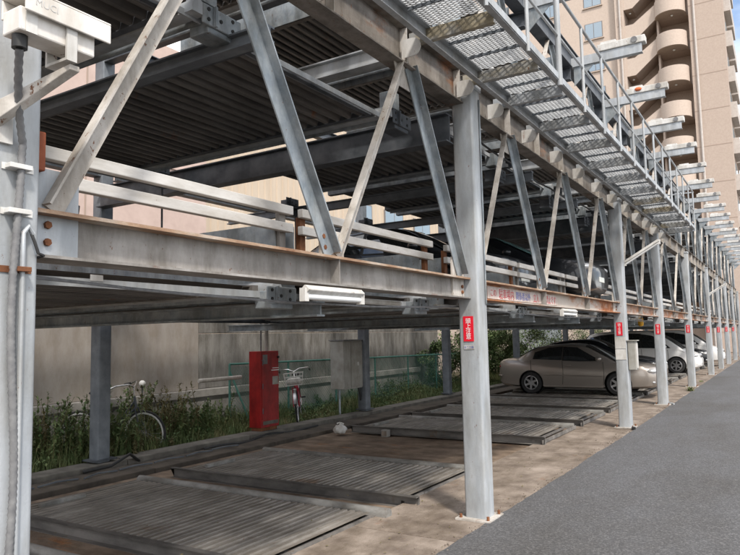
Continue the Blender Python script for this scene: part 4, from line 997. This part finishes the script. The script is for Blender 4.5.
for i in range(20000):
    y = 3.5 + rv.random() ** 1.1 * 22; x = -9.3 + 1.3 * rv.random(); hgt = (.14 + .40 * (math.sin(y * 1.7 + 1) * .5 + .5) * (math.sin(y * .61 + x) * .5 + .6)) * (1 if x < -8.2 else .5)
    p = V(x, y, .06 + hgt * rv.random()); leafq(lc, p, rdir() + V(.2, 0, .3), V(0, 0, 1), rv.uniform(.025, .065), rv.uniform(.010, .022))
o = lc.build('ground_cover', 'leaf'); o['kind'] = 'stuff'; tag(o, 'leafy ground cover growing among the grass behind the kerb', 'ground cover')
def weed(x, y, h, n, m, label, sp=.25):
    t = thing('weed_clump', label, 'weed', (x, y, .03), 0, 'tall weeds along the wall')
    st = MB(); lf = MB()
    for k in range(n):
        a = rv.uniform(0, 6.28); sx, sy = rv.gauss(0, sp * .5), rv.gauss(0, sp); hh = h * rv.uniform(.55, 1.05); lean = V(math.cos(a), math.sin(a), 0) * hh * rv.uniform(.05, .35)
        pts = [V(sx, sy, 0) + lean * (i / 5) ** 1.6 + V(0, 0, hh * i / 5) for i in range(6)]
        st.tube(pts, [.005, .0045, .004, .0035, .003, .002], 4)
        for i in range(60):
            u = rv.uniform(.12, 1); q = pts[min(4, int(u * 5))].lerp(pts[min(5, int(u * 5) + 1)], u * 5 % 1); l = rv.uniform(.035, .11) * (1.2 - .5 * u)
            leafq(lf, q, rdir() + V(0, 0, .25), V(0, 0, 1), l, l * rv.uniform(.14, .3))
    st.build('stems', 'leaf_brown', t)['kind'] = 'stuff'; lf.build('leaves', m, t)['kind'] = 'stuff'
wd = [(-9.0, 4.4, .6, 8, 'leaf'), (-8.5, 5.1, .8, 14, 'leaf_brown'), (-8.5, 5.5, .95, 34, 'leaf'), (-8.3, 6.12, .95, 46, 'leaf'), (-8.1, 6.7, .30, 18, 'leaf_brown'), (-8.9, 7.1, .95, 26, 'leaf'), (-8.5, 7.5, .95, 30, 'leaf_brown'), (-8.4, 7.9, .7, 26, 'leaf'),
      (-8.7, 8.35, .65, 16, 'leaf'), (-8.5, 8.7, .5, 9, 'leaf'), (-9.1, 9.3, .45, 9, 'leaf'), (-9.2, 14.3, .5, 8, 'leaf'), (-9.2, 15.6, .6, 9, 'leaf'), (-9.2, 12.8, .4, 7, 'leaf'), (-9.2, 17.0, .7, 10, 'leaf')]
wl = ['in the shade at the far left', 'left of the first rear column', 'right against the first rear column', 'just right of the first rear column', 'around the pale bicycle wheel', 'directly behind the pale bicycle wheel', 'below the white globe',
      'right of the white globe', 'halfway from the globe to the red cabinet', 'left of the red cabinet', 'at the left end of the green fence', 'behind the green fence past the electric cabinet', 'near the right end of the green fence', 'under the electric cabinet', 'next to the leafy shrubs']
for (x, y, h, n, m), s_ in zip(wd, wl): weed(x, y, h, n, m, ('brownish' if m == 'leaf_brown' else 'green') + ' weeds growing ' + s_)
def shrub(x, y, h, r, n, label):
    t = thing('shrub', label, 'shrub', (x, y, .02), 0, 'leafy shrubs along the rear'); lf = MB(); st = MB()
    cl = []
    for k in range(16):
        a = rv.uniform(0, 6.28); rr = r * math.sqrt(rv.random()); c = V(rr * math.cos(a), rr * math.sin(a), h * rv.uniform(.28, .92)); cl.append((c, rv.uniform(.16, .34) * r * 1.1))
        st.tube([(0, 0, 0), (c.x * .4, c.y * .4, c.z * .5), tuple(c)], [.02, .012, .005], 5)
    for i in range(n):
        c, cr = rv.choice(cl); p = c + rdir() * cr * rv.random() ** .5; p.z = max(.05, p.z); l = rv.uniform(.05, .10); leafq(lf, p, rdir() + (p - c) * 1.5 + V(.2, -.1, -.1), V(0, 0, 1), l, l * rv.uniform(.25, .42))
    st.build('stems', 'bark', t)['kind'] = 'stuff'; lf.build('foliage', 'leaf', t)['kind'] = 'stuff'
shl = ['leafy shrub left of the nearest free column', 'broad leafy shrub right behind the nearest free column', 'tall leafy shrub right of the nearest free column', 'leafy shrub behind the tail of the bronze sedan', 'low leafy shrub behind the bronze sedan', 'bushy shrub above the roof of the bronze sedan', 'leafy shrub farthest along the rear wall', 'shrub filling the gap before the grey shed']
for (x, y, h, r, n), s_ in zip([(-8.9, 18.6, 1.6, .75, 4200), (-9.0, 21.0, 1.75, 1.0, 6500), (-8.8, 22.6, 1.9, 1.0, 7000), (-9.0, 25.4, 1.9, 1.3, 7500), (-8.7, 24.0, 1.2, .9, 2400), (-9.2, 28.4, 2.15, 1.4, 3800), (-9.4, 32.5, 1.9, 1.4, 3000), (-9.6, 40.5, 2.0, 1.5, 2600)], shl): shrub(x, y, h, r, n, s_)
# tufts in the apron joints
for k, (x, y, h, lb) in enumerate(((-2.34, 20.4, .16, 'green weed tuft growing at the edge of the asphalt'), (-2.45, 24.2, .07, 'small weed tuft by a far column foot'))):
    t = thing('weed_tuft', lb, 'weed', (x, y, .0)); b = MB()
    for i in range(90):
        a = rv.uniform(0, 6.28); l = h * rv.uniform(.5, 1.1); d = V(math.cos(a), math.sin(a), rv.uniform(.5, 2)); leafq(b, V(rv.gauss(0, .03), rv.gauss(0, .05), 0), d, V(0, 0, 1), l, l * .1)
    b.build('blades', 'grass', t)

lt = MB(); rl = random.Random(9)
for i in range(700):
    y = 3.2 + 14 * rl.random() ** 1.4; x = rl.choice([rl.uniform(-3.35, -2.35), rl.uniform(-7.0, -3.4), rl.uniform(-7.55, -7.1)]); z = .012 if x > -3.36 else (.06 if x > -6.6 else .05)
    if -6.6 < x < -3.36 and 7.8 < y < 9.9: z = -.022
    a = rl.uniform(0, 6.28); l = rl.uniform(.012, .03); d = V(math.cos(a), math.sin(a), rl.uniform(-.1, .3)); s2 = V(-d.y, d.x, rl.uniform(-.2, .2)) * .35
    p = V(x, y, z); lt.add([p, p + d * l * .5 + s2 * l, p + d * l, p + d * l * .5 - s2 * l], [(0, 1, 2), (0, 2, 3)])
o = lt.build('leaf_litter', 'leaf_brown'); o['kind'] = 'stuff'; tag(o, 'scattered dead leaves on the pallets and the concrete strip', 'leaves')

def sag(y0, y1, x, z, d, n=14): return [(x + .02 * math.sin(i * 1.9), y0 + (y1 - y0) * i / n, z - d * 4 * (i / n) * (1 - i / n)) for i in range(n + 1)]
pts = []
for ya, yb in zip(COLS[1:5], COLS[2:6]): pts += sag(ya, yb, -2.66, 3.78, .12)[:-1]
o = MB().tube(pts, .011, 6).build('power_cable', 'black_rubber', None, 60); tag(o, 'black cable sagging behind the upper truss girder', 'cable')
pts = []
for ya, yb in zip(COLS[:4], COLS[1:5]): pts += sag(ya + .1, yb, -2.60, 1.93, .05)[:-1]
o = MB().tube(pts, .008, 6).build('signal_cable', 'conduit_grey', None, 60); tag(o, 'thin grey cable drooping under the lower girder', 'cable')
o = MB().tube([(-2.36, COLS[1] + .06, 3.9 - .1 * i) for i in range(20)] + [(-2.36, COLS[1] + .06, 1.95), (-2.40, COLS[1] + .11, 1.9)], .009, 6).build('thin_conduit', 'galv_blue', None, 60); tag(o, 'thin conduit running down the road side of the nearest free column', 'conduit')
